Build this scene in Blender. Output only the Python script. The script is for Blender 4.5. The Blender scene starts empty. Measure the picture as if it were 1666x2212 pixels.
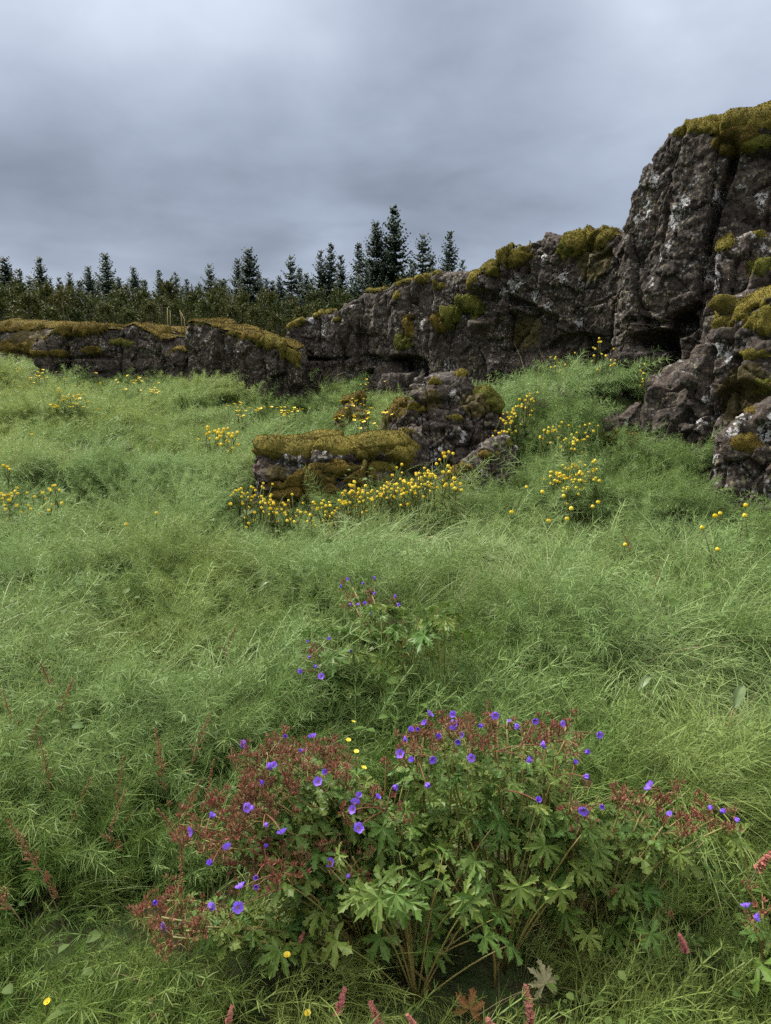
import bpy, math, random
import numpy as np
from mathutils import Vector, Matrix, Euler

R = math.radians
random.seed(7)
RNG = np.random.default_rng(11)
SC = bpy.context.scene
COL = SC.collection

# ------------------------------------------------------------------ camera
CAM_Z, PITCH, FPX = 1.55, 11.5, 1495.0          # FPX: focal length in pixels of a 1666 x 2212 frame
cam_d = bpy.data.cameras.new("camera")
cam = bpy.data.objects.new("camera", cam_d)
COL.objects.link(cam)
cam.location = (0, 0, CAM_Z)
cam.rotation_euler = (R(90 - PITCH), 0, 0)
cam_d.sensor_fit = 'VERTICAL'
cam_d.sensor_height = 36.0
cam_d.lens = 36.0 * FPX / 2212.0
cam_d.clip_start, cam_d.clip_end = 0.05, 3000
SC.camera = cam

# ------------------------------------------------------------------ sky, sun, exposure
SUN_EL, SUN_AZ = 46.0, -55.0                    # degrees; azimuth from +Y (view direction) towards +X
world = bpy.data.worlds.new("World")
SC.world = world
world.use_nodes = True
SKY_STRENGTH = 1.0


class NT:
    """small node-tree writer"""
    def __init__(s, tree):
        s.t = tree
        s.t.nodes.clear()

    def n(s, typ, ins=None, **props):
        nd = s.t.nodes.new(typ)
        for k, v in props.items():
            setattr(nd, k, v)
        for k, v in (ins or {}).items():
            sock = nd.inputs[k]
            if isinstance(v, bpy.types.NodeSocket):
                s.t.links.new(v, sock)
            else:
                sock.default_value = v
        return nd

    def math(s, op, a, b=None, c=None, clamp=False):
        ins = {0: a}
        if b is not None:
            ins[1] = b
        if c is not None:
            ins[2] = c
        return s.n('ShaderNodeMath', ins, operation=op, use_clamp=clamp).outputs[0]

    def vmath(s, op, a, b=None, scale=None):
        ins = {0: a}
        if b is not None:
            ins[1] = b
        nd = s.n('ShaderNodeVectorMath', ins, operation=op)
        if scale is not None:
            nd.inputs['Scale'].default_value = scale
        return nd.outputs['Value'] if op in ('DOT_PRODUCT', 'LENGTH', 'DISTANCE') else nd.outputs[0]

    def mix(s, f, a, b):
        nd = s.n('ShaderNodeMix', data_type='RGBA')
        for sock, v in ((nd.inputs[0], f), (nd.inputs[6], a), (nd.inputs[7], b)):
            if isinstance(v, bpy.types.NodeSocket):
                s.t.links.new(v, sock)
            else:
                sock.default_value = v if not isinstance(v, tuple) else (*v, 1.0)[:4]
        return nd.outputs[2]

    def ramp(s, f, stops):
        nd = s.n('ShaderNodeValToRGB', {0: f})
        el = nd.color_ramp.elements
        while len(el) < len(stops):
            el.new(0.5)
        for e, (p, c) in zip(el, stops):
            e.position = p
            e.color = (*c, 1.0) if isinstance(c, tuple) else (c, c, c, 1.0)
        return nd.outputs[0]

    def step(s, f, lo, hi, a=0.0, b=1.0):
        return s.n('ShaderNodeMapRange', {'Value': f, 'From Min': lo, 'From Max': hi, 'To Min': a, 'To Max': b},
                   interpolation_type='SMOOTHSTEP').outputs[0]

    def noise(s, vec, scale, detail=3.0, rough=0.5, dist=0.0):
        return s.n('ShaderNodeTexNoise', {'Vector': vec, 'Scale': scale, 'Detail': detail, 'Roughness': rough,
                                          'Distortion': dist}).outputs[0]

    def voro(s, vec, scale, feature='F1', rnd=1.0):
        nd = s.n('ShaderNodeTexVoronoi', {'Vector': vec, 'Scale': scale, 'Randomness': rnd}, feature=feature)
        return nd


cP, sP = math.cos(R(PITCH)), math.sin(R(PITCH))


def ray(px, py):
    """direction of a photo pixel, scaled so that y (depth) = 1"""
    a, b = (px - 833.0) / FPX, (py - 1106.0) / FPX
    d = np.array([a, cP - b * sP, -sP - b * cP])
    return d / d[1]


def P(px, py, depth):
    return np.array([0, 0, CAM_Z]) + ray(px, py) * depth


def PZ(px, py, z):
    d = ray(px, py)
    return np.array([0, 0, CAM_Z]) + d * ((z - CAM_Z) / d[2])


def to_px(p):
    p = np.asarray(p, float)
    q = p - np.array([0, 0, CAM_Z])
    f = q[..., 1] * cP - q[..., 2] * sP
    u = q[..., 1] * sP + q[..., 2] * cP
    return 833 + FPX * q[..., 0] / f, 1106 - FPX * u / f


nt = NT(world.node_tree)
tc = nt.n('ShaderNodeTexCoord').outputs['Generated']
dirn = nt.vmath('NORMALIZE', tc)
xyz = nt.n('ShaderNodeSeparateXYZ', {0: dirn})
hz = nt.math('MAXIMUM', xyz.outputs[2], 0.0)
den = nt.math('ADD', hz, 0.22)
plane = nt.n('ShaderNodeCombineXYZ', {0: nt.math('DIVIDE', xyz.outputs[0], den), 1: nt.math('DIVIDE', xyz.outputs[1], den), 2: 3.7})
big = nt.noise(plane.outputs[0], 1.05, 3.0, 0.5, 0.35)
fine = nt.noise(plane.outputs[0], 3.4, 4.0, 0.5, 0.3)
cl = nt.math('ADD', nt.math('MULTIPLY', big, 0.7), nt.math('MULTIPLY', fine, 0.3))
cl = nt.math('SUBTRACT', cl, 0.5)
# overcast gradient: darker towards the horizon, brightest overhead (CIE overcast-like)
grad = nt.ramp(hz, [(0.0, 0.205), (0.12, 0.192), (0.22, 0.176), (0.34, 0.205), (0.44, 0.255), (0.62, 0.58), (1.0, 1.1)])
mot = nt.noise(plane.outputs[0], 7.5, 5.0, 0.55, 0.4)
lum = nt.math('ADD', nt.math('MULTIPLY', cl, 0.62), nt.math('MULTIPLY', nt.math('SUBTRACT', mot, 0.5), 0.06))
# cloud masses: soft bright openings and dark undersides, by direction in the sky


def cloud_lobe(px, py, wid, amt, lum):
    d = ray(px, py)
    d = d / np.linalg.norm(d)
    dot = nt.vmath('DOT_PRODUCT', dirn, tuple(d))
    m = nt.step(dot, math.cos(R(wid)), 1.0, 0.0, amt)
    return nt.math('ADD', lum, m)


for lobe in ((60, 80, 15, .015), (340, 90, 9, .05), (430, 215, 11, .05), (790, 220, 6, .06), (640, 30, 12, .0), (1250, 60, 14, .02), (1050, 170, 12, -.04),
             (1600, 60, 14, .02), (1150, 380, 9, .03), (1000, 290, 13, -.10), (330, 440, 14, -.10), (60, 330, 11, -.04),
             (640, 260, 8, -.03), (1250, 300, 9, -.04), (640, 470, 9, .03), (60, 520, 10, .02)):
    lum = cloud_lobe(*lobe, lum)
val = nt.math('MULTIPLY', grad, nt.math('ADD', 1.0, nt.math('MULTIPLY', lum, 2.2)))
val = nt.math('MAXIMUM', val, 0.03)
tintf = nt.step(val, 0.12, 0.38)
tint = nt.mix(tintf, (0.765, 0.885, 1.12), (0.88, 0.958, 1.085))
tint = nt.mix(nt.step(hz, 0.42, 0.75), tint, (1.0, 0.985, 0.96))
cloud = nt.vmath('MULTIPLY', tint, nt.n('ShaderNodeCombineXYZ', {0: val, 1: val, 2: val}).outputs[0])
cloud = nt.vmath('SCALE', cloud, scale=0.60)
nish = nt.n('ShaderNodeTexSky', sky_type='NISHITA', sun_disc=False, sun_elevation=R(SUN_EL), sun_rotation=R(SUN_AZ))
clear = nt.vmath('SCALE', nish.outputs[0], scale=0.06)
# the overcast deck covers all but a trace of the clear sky's light
fin = nt.mix(0.97, clear, cloud)
bg = nt.n('ShaderNodeBackground', {'Color': fin, 'Strength': SKY_STRENGTH})
nt.n('ShaderNodeOutputWorld', {'Surface': bg.outputs[0]})

sun_d = bpy.data.lights.new("sun", 'SUN')
sun_d.energy = 1.5
sun_d.angle = R(10)
sun_d.color = (1.0, 0.96, 0.9)
sun = bpy.data.objects.new("sun", sun_d)
COL.objects.link(sun)
_s = Vector((math.sin(R(SUN_AZ)) * math.cos(R(SUN_EL)), math.cos(R(SUN_AZ)) * math.cos(R(SUN_EL)), math.sin(R(SUN_EL))))
sun.rotation_euler = _s.to_track_quat('Z', 'Y').to_euler()

SC.view_settings.view_transform = 'Standard'
SC.view_settings.look = 'None'
SC.view_settings.exposure = 2.2
SC.view_settings.gamma = 1.0
SC.view_settings.use_curve_mapping = False
SC.render.engine = 'CYCLES'
SC.cycles.max_bounces = 4
SC.cycles.diffuse_bounces = 2
SC.cycles.glossy_bounces = 1
SC.cycles.transmission_bounces = 2
SC.cycles.transparent_max_bounces = 4
SC.cycles.use_denoising = False
SC.cycles.sample_clamp_indirect = 3.0
SC.cycles.use_adaptive_sampling = True
SC.cycles.adaptive_threshold = 0.012


# ------------------------------------------------------------------ numpy noise
def _hash(ix, iy, iz, seed):
    h = (ix.astype(np.int64) * 374761393 + iy.astype(np.int64) * 668265263 + iz.astype(np.int64) * 2147483647 + seed * 974634221) & 0xFFFFFFFF
    h = ((h ^ (h >> 13)) * 1274126177) & 0xFFFFFFFF
    h = ((h ^ (h >> 16)) * 2246822519) & 0xFFFFFFFF
    return (h ^ (h >> 15)) & 0xFFFFFFFF


def vnoise(p, seed=0):
    """value noise in [-1, 1] for an (n,3) array"""
    i = np.floor(p).astype(np.int64)
    f = p - i
    u = f * f * f * (f * (f * 6 - 15) + 10)
    out = np.zeros(len(p))
    for dx in (0, 1):
        for dy in (0, 1):
            for dz in (0, 1):
                w = (u[:, 0] if dx else 1 - u[:, 0]) * (u[:, 1] if dy else 1 - u[:, 1]) * (u[:, 2] if dz else 1 - u[:, 2])
                out += w * (_hash(i[:, 0] + dx, i[:, 1] + dy, i[:, 2] + dz, seed) / 4294967295.0)
    return out * 2 - 1


def fbm(p, seed=0, octs=4, gain=0.5):
    p = np.asarray(p, float)
    a, t, s = 1.0, 0.0, 0.0
    for o in range(octs):
        s = s + a * vnoise(p * (2.03 ** o) + 17.3 * o, seed + o)
        t += a
        a *= gain
    return s / t


def worley(p, seed=0):
    """F1, F2 and a random number per nearest cell"""
    i = np.floor(p).astype(np.int64)
    F1 = np.full(len(p), 9.0)
    F2 = np.full(len(p), 9.0)
    cid = np.zeros(len(p))
    fac = np.zeros(len(p))
    for dx in (-1, 0, 1):
        for dy in (-1, 0, 1):
            for dz in (-1, 0, 1):
                cx, cy, cz = i[:, 0] + dx, i[:, 1] + dy, i[:, 2] + dz
                h = _hash(cx, cy, cz, seed)
                px = cx + (h & 1023) / 1023.0
                py = cy + ((h >> 10) & 1023) / 1023.0
                pz = cz + ((h >> 20) & 1023) / 1023.0
                d = np.sqrt((p[:, 0] - px) ** 2 + (p[:, 1] - py) ** 2 + (p[:, 2] - pz) ** 2)
                near = d < F1
                F2 = np.where(near, F1, np.minimum(F2, d))
                h2 = _hash(cx, cy, cz, seed + 77)
                cid = np.where(near, (h2 & 65535) / 65535.0, cid)
                f_ = (p[:, 0] - px) * (((h2 >> 3) & 255) / 127.5 - 1) + (p[:, 1] - py) * (((h2 >> 11) & 255) / 127.5 - 1) + (p[:, 2] - pz) * (((h2 >> 19) & 255) / 127.5 - 1)
                fac = np.where(near, f_, fac)
                F1 = np.where(near, d, F1)
    return F1, F2, cid, fac


def sstep(a, b, x):
    t = np.clip((x - a) / (b - a), 0, 1)
    return t * t * (3 - 2 * t)


# ------------------------------------------------------------------ object helpers
def mesh_from(name, verts, faces, mat=None, smooth=True, attrs=None):
    """faces: (m,k) int array or list of lists"""
    me = bpy.data.meshes.new(name)
    v = np.asarray(verts, np.float32)
    if isinstance(faces, np.ndarray):
        m, k = faces.shape
        me.vertices.add(len(v))
        me.vertices.foreach_set('co', v.ravel())
        me.loops.add(m * k)
        me.loops.foreach_set('vertex_index', faces.astype(np.int32).ravel())
        me.polygons.add(m)
        me.polygons.foreach_set('loop_start', np.arange(0, m * k, k, dtype=np.int32))
        me.polygons.foreach_set('loop_total', np.full(m, k, np.int32))
        me.update(calc_edges=True)
    else:
        me.from_pydata(v.tolist(), [], faces)
        me.update()
    if smooth:
        me.polygons.foreach_set('use_smooth', np.ones(len(me.polygons), bool))
    for an, av in (attrs or {}).items():
        a = me.attributes.new(an, 'FLOAT', 'POINT')
        a.data.foreach_set('value', np.asarray(av, np.float32))
    if mat:
        me.materials.append(mat)
    return me


def link(name, me, parent=None, loc=None, rot=None, scale=None):
    o = bpy.data.objects.new(name, me)
    COL.objects.link(o)
    if parent is not None:
        o.parent = parent
    if loc is not None:
        o.location = tuple(map(float, loc))
    if rot is not None:
        o.rotation_euler = rot
    if scale is not None:
        o.scale = (scale,) * 3 if isinstance(scale, (int, float)) else scale
    return o


def tag(o, label=None, cat=None, group=None, kind=None):
    if label:
        o['label'] = label
    if cat:
        o['category'] = cat
    if group:
        o['group'] = group
    if kind:
        o['kind'] = kind
    return o


def thing(name, label, cat, loc=(0, 0, 0), group=None, rotz=0.0, scale=1.0):
    o = link(name, None, None, loc, (0, 0, rotz), scale)
    o.empty_display_size = 0.1
    return tag(o, label, cat, group)


class MB:
    """collects triangles/quads of several pieces of one part"""
    def __init__(s):
        s.v, s.f, s.t, s.n = [], [], [], 0

    def add(s, v, f, t=None):
        v = np.asarray(v, float)
        s.v.append(v)
        s.f += [[i + s.n for i in q] for q in f]
        s.t.append(np.full(len(v), 0.5) if t is None else np.asarray(t, float))
        s.n += len(v)

    def build(s, name, mat, smooth=True):
        return mesh_from(name, np.concatenate(s.v), s.f, mat, smooth, {'tt': np.concatenate(s.t)})

    def tube(s, pts, r0, r1, k=5):
        pts = np.asarray(pts, float)
        n = len(pts)
        vs = []
        ref = np.array([0.3, 0.9, 0.2])
        for i in range(n):
            t = pts[min(i + 1, n - 1)] - pts[max(i - 1, 0)]
            t = t / (np.linalg.norm(t) + 1e-9)
            a = np.cross(t, ref)
            a /= np.linalg.norm(a) + 1e-9
            b = np.cross(t, a)
            r = r0 + (r1 - r0) * i / (n - 1)
            for j in range(k):
                an = 2 * math.pi * j / k
                vs.append(pts[i] + r * (math.cos(an) * a + math.sin(an) * b))
        fs = [[i * k + j, i * k + (j + 1) % k, (i + 1) * k + (j + 1) % k, (i + 1) * k + j] for i in range(n - 1) for j in range(k)]
        fs.append([(n - 1) * k + j for j in range(k)])
        fs.append([j for j in reversed(range(k))])
        s.add(vs, fs, np.repeat(np.linspace(0, 1, n), k))

    def strip(s, pts, wid, wdir):
        """flat tapering ribbon; wid per point, wdir width direction"""
        pts = np.asarray(pts, float)
        n = len(pts)
        wdir = np.asarray(wdir, float)
        vs, ts = [], []
        for i in range(n):
            vs += [pts[i] - wdir * wid[i] / 2, pts[i] + wdir * wid[i] / 2]
            ts += [i / (n - 1)] * 2
        s.add(vs, [[2 * i, 2 * i + 1, 2 * i + 3, 2 * i + 2] for i in range(n - 1)], ts)


def new_mat(name):
    m = bpy.data.materials.new(name)
    m.use_nodes = True
    return m, NT(m.node_tree)


def leafy(name, c_dark, c_light, c_third=None, rough=0.5, transl=0.3, spec=0.35, inst=False, vein=False, tt_shift=None):
    """plant material: colour varies per object / per instance, light passes through"""
    m, t = new_mat(name)
    if inst:
        f = t.n('ShaderNodeAttribute', attribute_type='INSTANCER', attribute_name='tint').outputs['Fac']
        g = t.n('ShaderNodeAttribute', attribute_type='INSTANCER', attribute_name='dry').outputs['Fac']
    else:
        f = t.n('ShaderNodeObjectInfo').outputs['Random']
        g = t.math('FRACT', t.math('MULTIPLY', f, 7.31))
    c = t.mix(f, c_dark, c_light)
    if c_third:
        c = t.mix(g, c, c_third)
    tt = t.n('ShaderNodeAttribute', attribute_name='tt').outputs['Fac']
    if tt_shift:
        c = t.mix(t.math('MULTIPLY', tt, tt_shift[1]), c, tt_shift[0])
    pos = t.n('ShaderNodeTexCoord').outputs['Object']
    nz = t.noise(pos, 60.0, 2.0)
    c = t.mix(t.step(nz, 0.3, 0.75, 0.0, 0.35), c, c_third or c_light)
    if vein:
        v = t.n('ShaderNodeAttribute', attribute_name='vein').outputs['Fac']
        c = t.mix(t.math('MULTIPLY', v, 0.4), c, tuple(min(1, x * 1.7 + .01) for x in c_light))
    b = t.n('ShaderNodeBsdfPrincipled', {'Base Color': c, 'Roughness': rough, 'Specular IOR Level': spec})
    tr = t.n('ShaderNodeBsdfTranslucent', {'Color': c})
    mx = t.n('ShaderNodeMixShader', {0: transl, 1: b.outputs[0], 2: tr.outputs[0]})
    t.n('ShaderNodeOutputMaterial', {0: mx.outputs[0]})
    return m


# ------------------------------------------------------------------ terrain
# (px, py, depth) of the grass tops as seen in the photograph
CTRL = [
    (833, 2212, 1.18), (100, 2212, 1.18), (1600, 2212, 1.18), (833, 1900, 1.5), (100, 1850, 1.6), (1600, 1880, 1.55),
    (833, 1600, 2.1), (50, 1600, 2.15), (1620, 1600, 2.1), (833, 1400, 2.9), (100, 1380, 3.0), (1600, 1400, 2.9),
    (833, 1250, 4.0), (100, 1230, 4.2), (1600, 1250, 3.9), (400, 1160, 5.0), (833, 1150, 5.0), (1300, 1150, 4.7),
    (1620, 1120, 4.7), (100, 1130, 5.2), (20, 1060, 5.6), (200, 1040, 6.2), (430, 1060, 6.0), (500, 1120, 5.6),
    (650, 1122, 5.5), (880, 1085, 5.6), (60, 960, 7.6), (250, 950, 7.8), (450, 960, 7.5), (60, 880, 9.5), (250, 870, 10.0), (420, 880, 9.6),
    (20, 800, 12.2), (150, 822, 12.0), (300, 815, 12.2), (420, 825, 11.5), (490, 862, 10.4), (560, 900, 9.6),
    (650, 880, 10.0), (640, 940, 8.0), (790, 935, 7.8), (740, 850, 10.6), (800, 835, 11.0), (880, 860, 10.2), (850, 900, 9.0),
    (1000, 1075, 5.6), (1060, 1040, 5.9), (1130, 960, 6.4), (1150, 880, 7.0), (1180, 830, 7.6), (1260, 800, 8.2), (1360, 790, 8.2), (1390, 850, 7.2),
    (1260, 880, 6.9), (1260, 960, 6.2), (1330, 990, 5.9), (1400, 1010, 5.7), (1460, 1065, 5.2), (1200, 1060, 5.5), (1350, 1080, 5.1),
]
GRASS_H = 0.17
cp = []
for px_, py_, d_ in CTRL:
    q = P(px_, py_, d_)
    cp.append((q[0], q[1], q[2] - GRASS_H - .10 * min(1, max(0, (d_ - 5) / 4))))
for x_ in (-14, -9, 9, 14):
    for y_, z_ in ((0, 0.03), (3, 0.12), (6, 0.3)):
        cp.append((x_, y_, z_ + (0.25 if x_ < 0 and y_ > 4 else 0.0)))
for x_, z_ in ((-16, 1.75), (-8, 1.85), (-3, 1.8), (2, 2.1), (6, 2.2), (14, 2.2)):
    cp.append((x_, 17, z_))
    cp.append((x_, 22, z_ + 0.15))
for x_ in (-4, 0, 4):
    cp += [(x_, -3, 0.0), (x_, -0.5, 0.02), (x_, 0.5, 0.04)]
cp += [(-10, 12, 1.6), (-13, 12, 1.7), (9, 9, 1.0), (10, 12, 1.6)]
cp = np.array(cp)


def _tps_k(r2):
    return np.where(r2 > 1e-12, 0.5 * r2 * np.log(np.maximum(r2, 1e-12)), 0.0)


_n = len(cp)
_d2 = ((cp[:, None, :2] - cp[None, :, :2]) ** 2).sum(-1)
_A = np.zeros((_n + 3, _n + 3))
_A[:_n, :_n] = _tps_k(_d2) + np.eye(_n) * 0.06
_A[:_n, _n] = 1
_A[:_n, _n + 1:] = cp[:, :2]
_A[_n, :_n] = 1
_A[_n + 1:, :_n] = cp[:, :2].T
_W = np.linalg.solve(_A, np.concatenate([cp[:, 2], np.zeros(3)]))


def base_z(x, y):
    x = np.asarray(x, float).ravel()
    y = np.asarray(y, float).ravel()
    xc, yc = np.clip(x, -15, 15), np.clip(y, -3, 22)
    out = np.empty(len(x))
    for i in range(0, len(x), 40000):
        sl = slice(i, i + 40000)
        r2 = (xc[sl, None] - cp[None, :, 0]) ** 2 + (yc[sl, None] - cp[None, :, 1]) ** 2
        out[sl] = _tps_k(r2) @ _W[:_n] + _W[_n] + xc[sl] * _W[_n + 1] + yc[sl] * _W[_n + 2]
    return out


BUMPS = [(*P(px, py, d)[:2], rx, ry, am) for px, py, d, rx, ry, am in (
    (20, 1085, 5.7, .5, .22, -.22), (60, 1030, 6.3, .8, .4, .12), (105, 1455, 2.5, .16, .12, -.14), (440, 838, 10.9, .4, .3, .18), (250, 1010, 6.6, .8, .3, .12), (330, 1060, 5.9, .5, .2, -.12),
    (1400, 1560, 2.3, .14, .09, -.14), (1400, 1200, 3.9, .3, .12, -.12), (560, 1300, 3.6, .5, .15, -.08), (880, 1340, 3.2, .3, .15, -.06), (300, 1240, 4.1, .7, .2, .07), (1200, 1300, 3.4, .6, .2, .06),
    (1470, 1075, 5.1, .22, .18, .12), (560, 880, 10.3, .9, .5, -.22), (640, 860, 10.2, .6, .5, -.12), (230, 815, 12.2, 1.8, .4, -.08), (620, 1110, 5.35, .6, .22, -.13), (1590, 1110, 4.95, .5, .25, -.16), (1440, 1020, 5.7, .3, .2, -.08), (1250, 830, 7.4, .6, .5, .13), (1180, 880, 6.9, .35, .4, .10), (1330, 810, 7.8, .5, .4, .10), (620, 1240, 4.1, .5, .18, .06), (150, 1500, 2.4, .3, .15, .05))]


def gz(x, y):
    """ground height"""
    x = np.atleast_1d(np.asarray(x, float)).ravel()
    y = np.atleast_1d(np.asarray(y, float)).ravel()
    z = base_z(x, y)
    q = np.stack([x * 0.9, y * 1.5, np.zeros_like(x)], 1)
    near = sstep(0.6, 2.6, y)
    hum = fbm(q * 1.0, 3, 2) * 0.12 + (0.45 - np.abs(fbm(q * 1.7 + 9, 8, 2))) * 0.24 + fbm(q * 4.0, 5, 2) * 0.09 - .05
    z = z + hum * (0.35 + 0.65 * near)
    for (bx, by, rx, ry, am) in BUMPS:
        z = z + am * np.exp(-(((x - bx) / rx) ** 2 + ((y - by) / ry) ** 2))
    far = sstep(22, 60, np.hypot(x, y))
    z = z + far * (0.8 * fbm(q * 0.06, 21, 3)) + 0.02 * np.clip(y - 22, 0, 200) * sstep(22, 40, y)
    return z


def gz1(x, y):
    return float(gz([x], [y])[0])


def axis(lo, hi, step, far, grow=1.12):
    a = list(np.arange(lo, hi + 1e-6, step))
    s = step
    while a[-1] < far:
        s *= grow
        a.append(a[-1] + s)
    s = step
    b = [lo]
    while b[-1] > -far:
        s *= grow
        b.append(b[-1] - s)
    return np.array(b[:0:-1] + a)


gx, gy = axis(-8.0, 8.0, 0.075, 900), axis(0.0, 14.0, 0.075, 900)
GX, GY = np.meshgrid(gx, gy)
GZ = gz(GX, GY)
gv = np.stack([GX.ravel(), GY.ravel(), GZ], 1)
nx, ny = len(gx), len(gy)
ii = (np.arange(ny - 1)[:, None] * nx + np.arange(nx - 1)[None, :]).ravel()
gf = np.stack([ii, ii + 1, ii + nx + 1, ii + nx], 1)

m_soil, t = new_mat("meadow_soil")
pos = t.n('ShaderNodeTexCoord').outputs['Object']
c = t.mix(t.noise(pos, 2.2, 4), (0.022, 0.036, 0.012), (0.045, 0.062, 0.02))
c = t.mix(t.step(t.noise(pos, 14.0, 3), 0.45, 0.7), c, (0.035, 0.028, 0.015))
bmp = t.n('ShaderNodeBump', {'Height': t.noise(pos, 40.0, 4), 'Strength': 0.8, 'Distance': 0.03})
b = t.n('ShaderNodeBsdfPrincipled', {'Base Color': c, 'Roughness': 0.95, 'Specular IOR Level': 0.1, 'Normal': bmp.outputs[0]})
t.n('ShaderNodeOutputMaterial', {0: b.outputs[0]})
tag(link("ground", mesh_from("ground", gv, gf, m_soil)), "uneven meadow ground rising towards the lava rocks", kind='structure')

# ------------------------------------------------------------------ rock and moss materials
m_rock, t = new_mat("lava_rock")
pos = t.n('ShaderNodeTexCoord').outputs['Object']
n1 = t.noise(pos, 1.6, 4, 0.6)
n2 = t.noise(pos, 9.0, 5, 0.65)
n3 = t.noise(pos, 34.0, 4, 0.7)
c = t.mix(t.step(n1, 0.35, 0.65), (0.036, 0.0265, 0.020), (0.074, 0.055, 0.042))
c = t.mix(t.step(n2, 0.42, 0.68), c, (0.028, 0.022, 0.018))
c = t.mix(t.step(n3, 0.52, 0.72, 0, .7), c, (0.14, 0.115, 0.095))
c = t.mix(t.step(n3, 0.46, 0.34, 0, .9), c, (0.010, 0.009, 0.008))
# rusty-brown breaks
c = t.mix(t.step(t.noise(t.vmath('ADD', pos, (3, 7, 1)), 4.5, 4, .6), 0.6, 0.72, 0, .5), c, (0.085, 0.05, 0.034))
# crusty lichens: small grey-green and ochre scales in colonies, a few white sheets
vor = t.voro(pos, 30.0)
cell = vor.outputs['Color']
cs = t.n('ShaderNodeSeparateXYZ', {0: cell})
colony = t.step(t.noise(t.vmath('ADD', pos, (11, 2, 5)), 3.2, 3, .6), 0.36, 0.62)
spot = t.math('MULTIPLY', t.step(vor.outputs['Distance'], 0.55, 0.35), t.step(cs.outputs[0], 0.52, 0.54))
spot = t.math('MULTIPLY', spot, colony)
scale_c = t.mix(t.step(cs.outputs[1], 0.45, 0.55), (0.26, 0.255, 0.24), (0.20, 0.185, 0.10))
c = t.mix(t.math('MULTIPLY', spot, 0.8), c, scale_c)
lich = t.n('ShaderNodeAttribute', attribute_name='lich').outputs['Fac']
edge = t.noise(pos, 16.0, 4, 0.7)
sheet = t.step(t.math('ADD', t.math('MULTIPLY', lich, 0.55), t.math('ADD', t.math('MULTIPLY', t.math('SUBTRACT', edge, 0.5), 1.1), t.math('MULTIPLY', t.math('SUBTRACT', n3, 0.5), 1.3))), 0.50, 0.58)
sheet = t.math('MULTIPLY', sheet, t.step(lich, 0.02, 0.15))
c = t.mix(t.math('MULTIPLY', sheet, 0.85), c, t.mix(n3, (0.30, 0.30, 0.29), (0.55, 0.545, 0.53)))
wsp = t.math('MULTIPLY', t.step(t.noise(t.vmath('ADD', pos, (1, 9, 4)), 5.0, 5, .62), 0.68, 0.73), t.step(n3, 0.45, 0.6))
c = t.mix(t.math('MULTIPLY', wsp, 0.75), c, (0.36, 0.355, 0.34))
# thin moss film where the attribute says so
film = t.n('ShaderNodeAttribute', attribute_name='film').outputs['Fac']
filmf = t.step(t.math('ADD', film, t.math('MULTIPLY', t.math('SUBTRACT', n2, 0.5), 1.3)), 0.35, 0.6)
c = t.mix(t.math('MULTIPLY', filmf, 0.85), c, t.mix(n3, (0.035, 0.03, 0.008), (0.10, 0.075, 0.018)))
hgt = t.math('ADD', t.math('MULTIPLY', n2, 0.6), t.math('ADD', t.math('MULTIPLY', n3, 0.35), t.math('MULTIPLY', t.noise(pos, 95.0, 3, .6), 0.12)))
bmp = t.n('ShaderNodeBump', {'Height': hgt, 'Strength': 1.0, 'Distance': 0.06})
b = t.n('ShaderNodeBsdfPrincipled', {'Base Color': c, 'Roughness': 0.82, 'Specular IOR Level': 0.25, 'Normal': bmp.outputs[0]})
t.n('ShaderNodeOutputMaterial', {0: b.outputs[0]})


def moss_mat(name, dark, light, third):
    m, t = new_mat(name)
    pos = t.n('ShaderNodeTexCoord').outputs['Object']
    a = t.noise(pos, 5.0, 4, .6)
    bb = t.noise(pos, 28.0, 4, .6)
    c = t.mix(t.step(a, .32, .68), dark, light)
    c = t.mix(t.step(bb, .5, .72, 0, .7), c, third)
    c = t.mix(t.step(t.noise(t.vmath('ADD', pos, (5, 5, 5)), 9.0, 4, .65), .56, .70, 0, .75), c, (0.075, 0.085, 0.020))
    c = t.mix(t.step(t.noise(t.vmath('ADD', pos, (8, 1, 3)), 13.0, 4, .65), .60, .72, 0, .8), c, (0.045, 0.030, 0.014))
    c = t.mix(t.step(bb, .42, .25, 0, .6), c, tuple(x * .55 for x in dark))
    h = t.math('ADD', t.math('MULTIPLY', bb, .6), t.math('MULTIPLY', t.noise(pos, 110, 3, .7), .4))
    bp = t.n('ShaderNodeBump', {'Height': h, 'Strength': 1.0, 'Distance': 0.03})
    b = t.n('ShaderNodeBsdfPrincipled', {'Base Color': c, 'Roughness': 0.95, 'Specular IOR Level': 0.05, 'Normal': bp.outputs[0],
                                         'Sheen Weight': 0.25, 'Sheen Roughness': 0.6, 'Sheen Tint': (0.5, 0.42, 0.15, 1)})
    t.n('ShaderNodeOutputMaterial', {0: b.outputs[0]})
    return m


M_GOLD = moss_mat("golden_moss", (0.070, 0.060, 0.013), (0.150, 0.122, 0.024), (0.21, 0.165, 0.04))
M_BROWN = moss_mat("brown_moss", (0.042, 0.032, 0.009), (0.125, 0.085, 0.018), (0.17, 0.115, 0.026))
M_GREEN = moss_mat("green_moss", (0.05, 0.058, 0.012), (0.115, 0.115, 0.022), (0.15, 0.14, 0.03))

ROCK_FOOT = []        # (centre path xy, half width) so that no grass is planted inside stone


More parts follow.
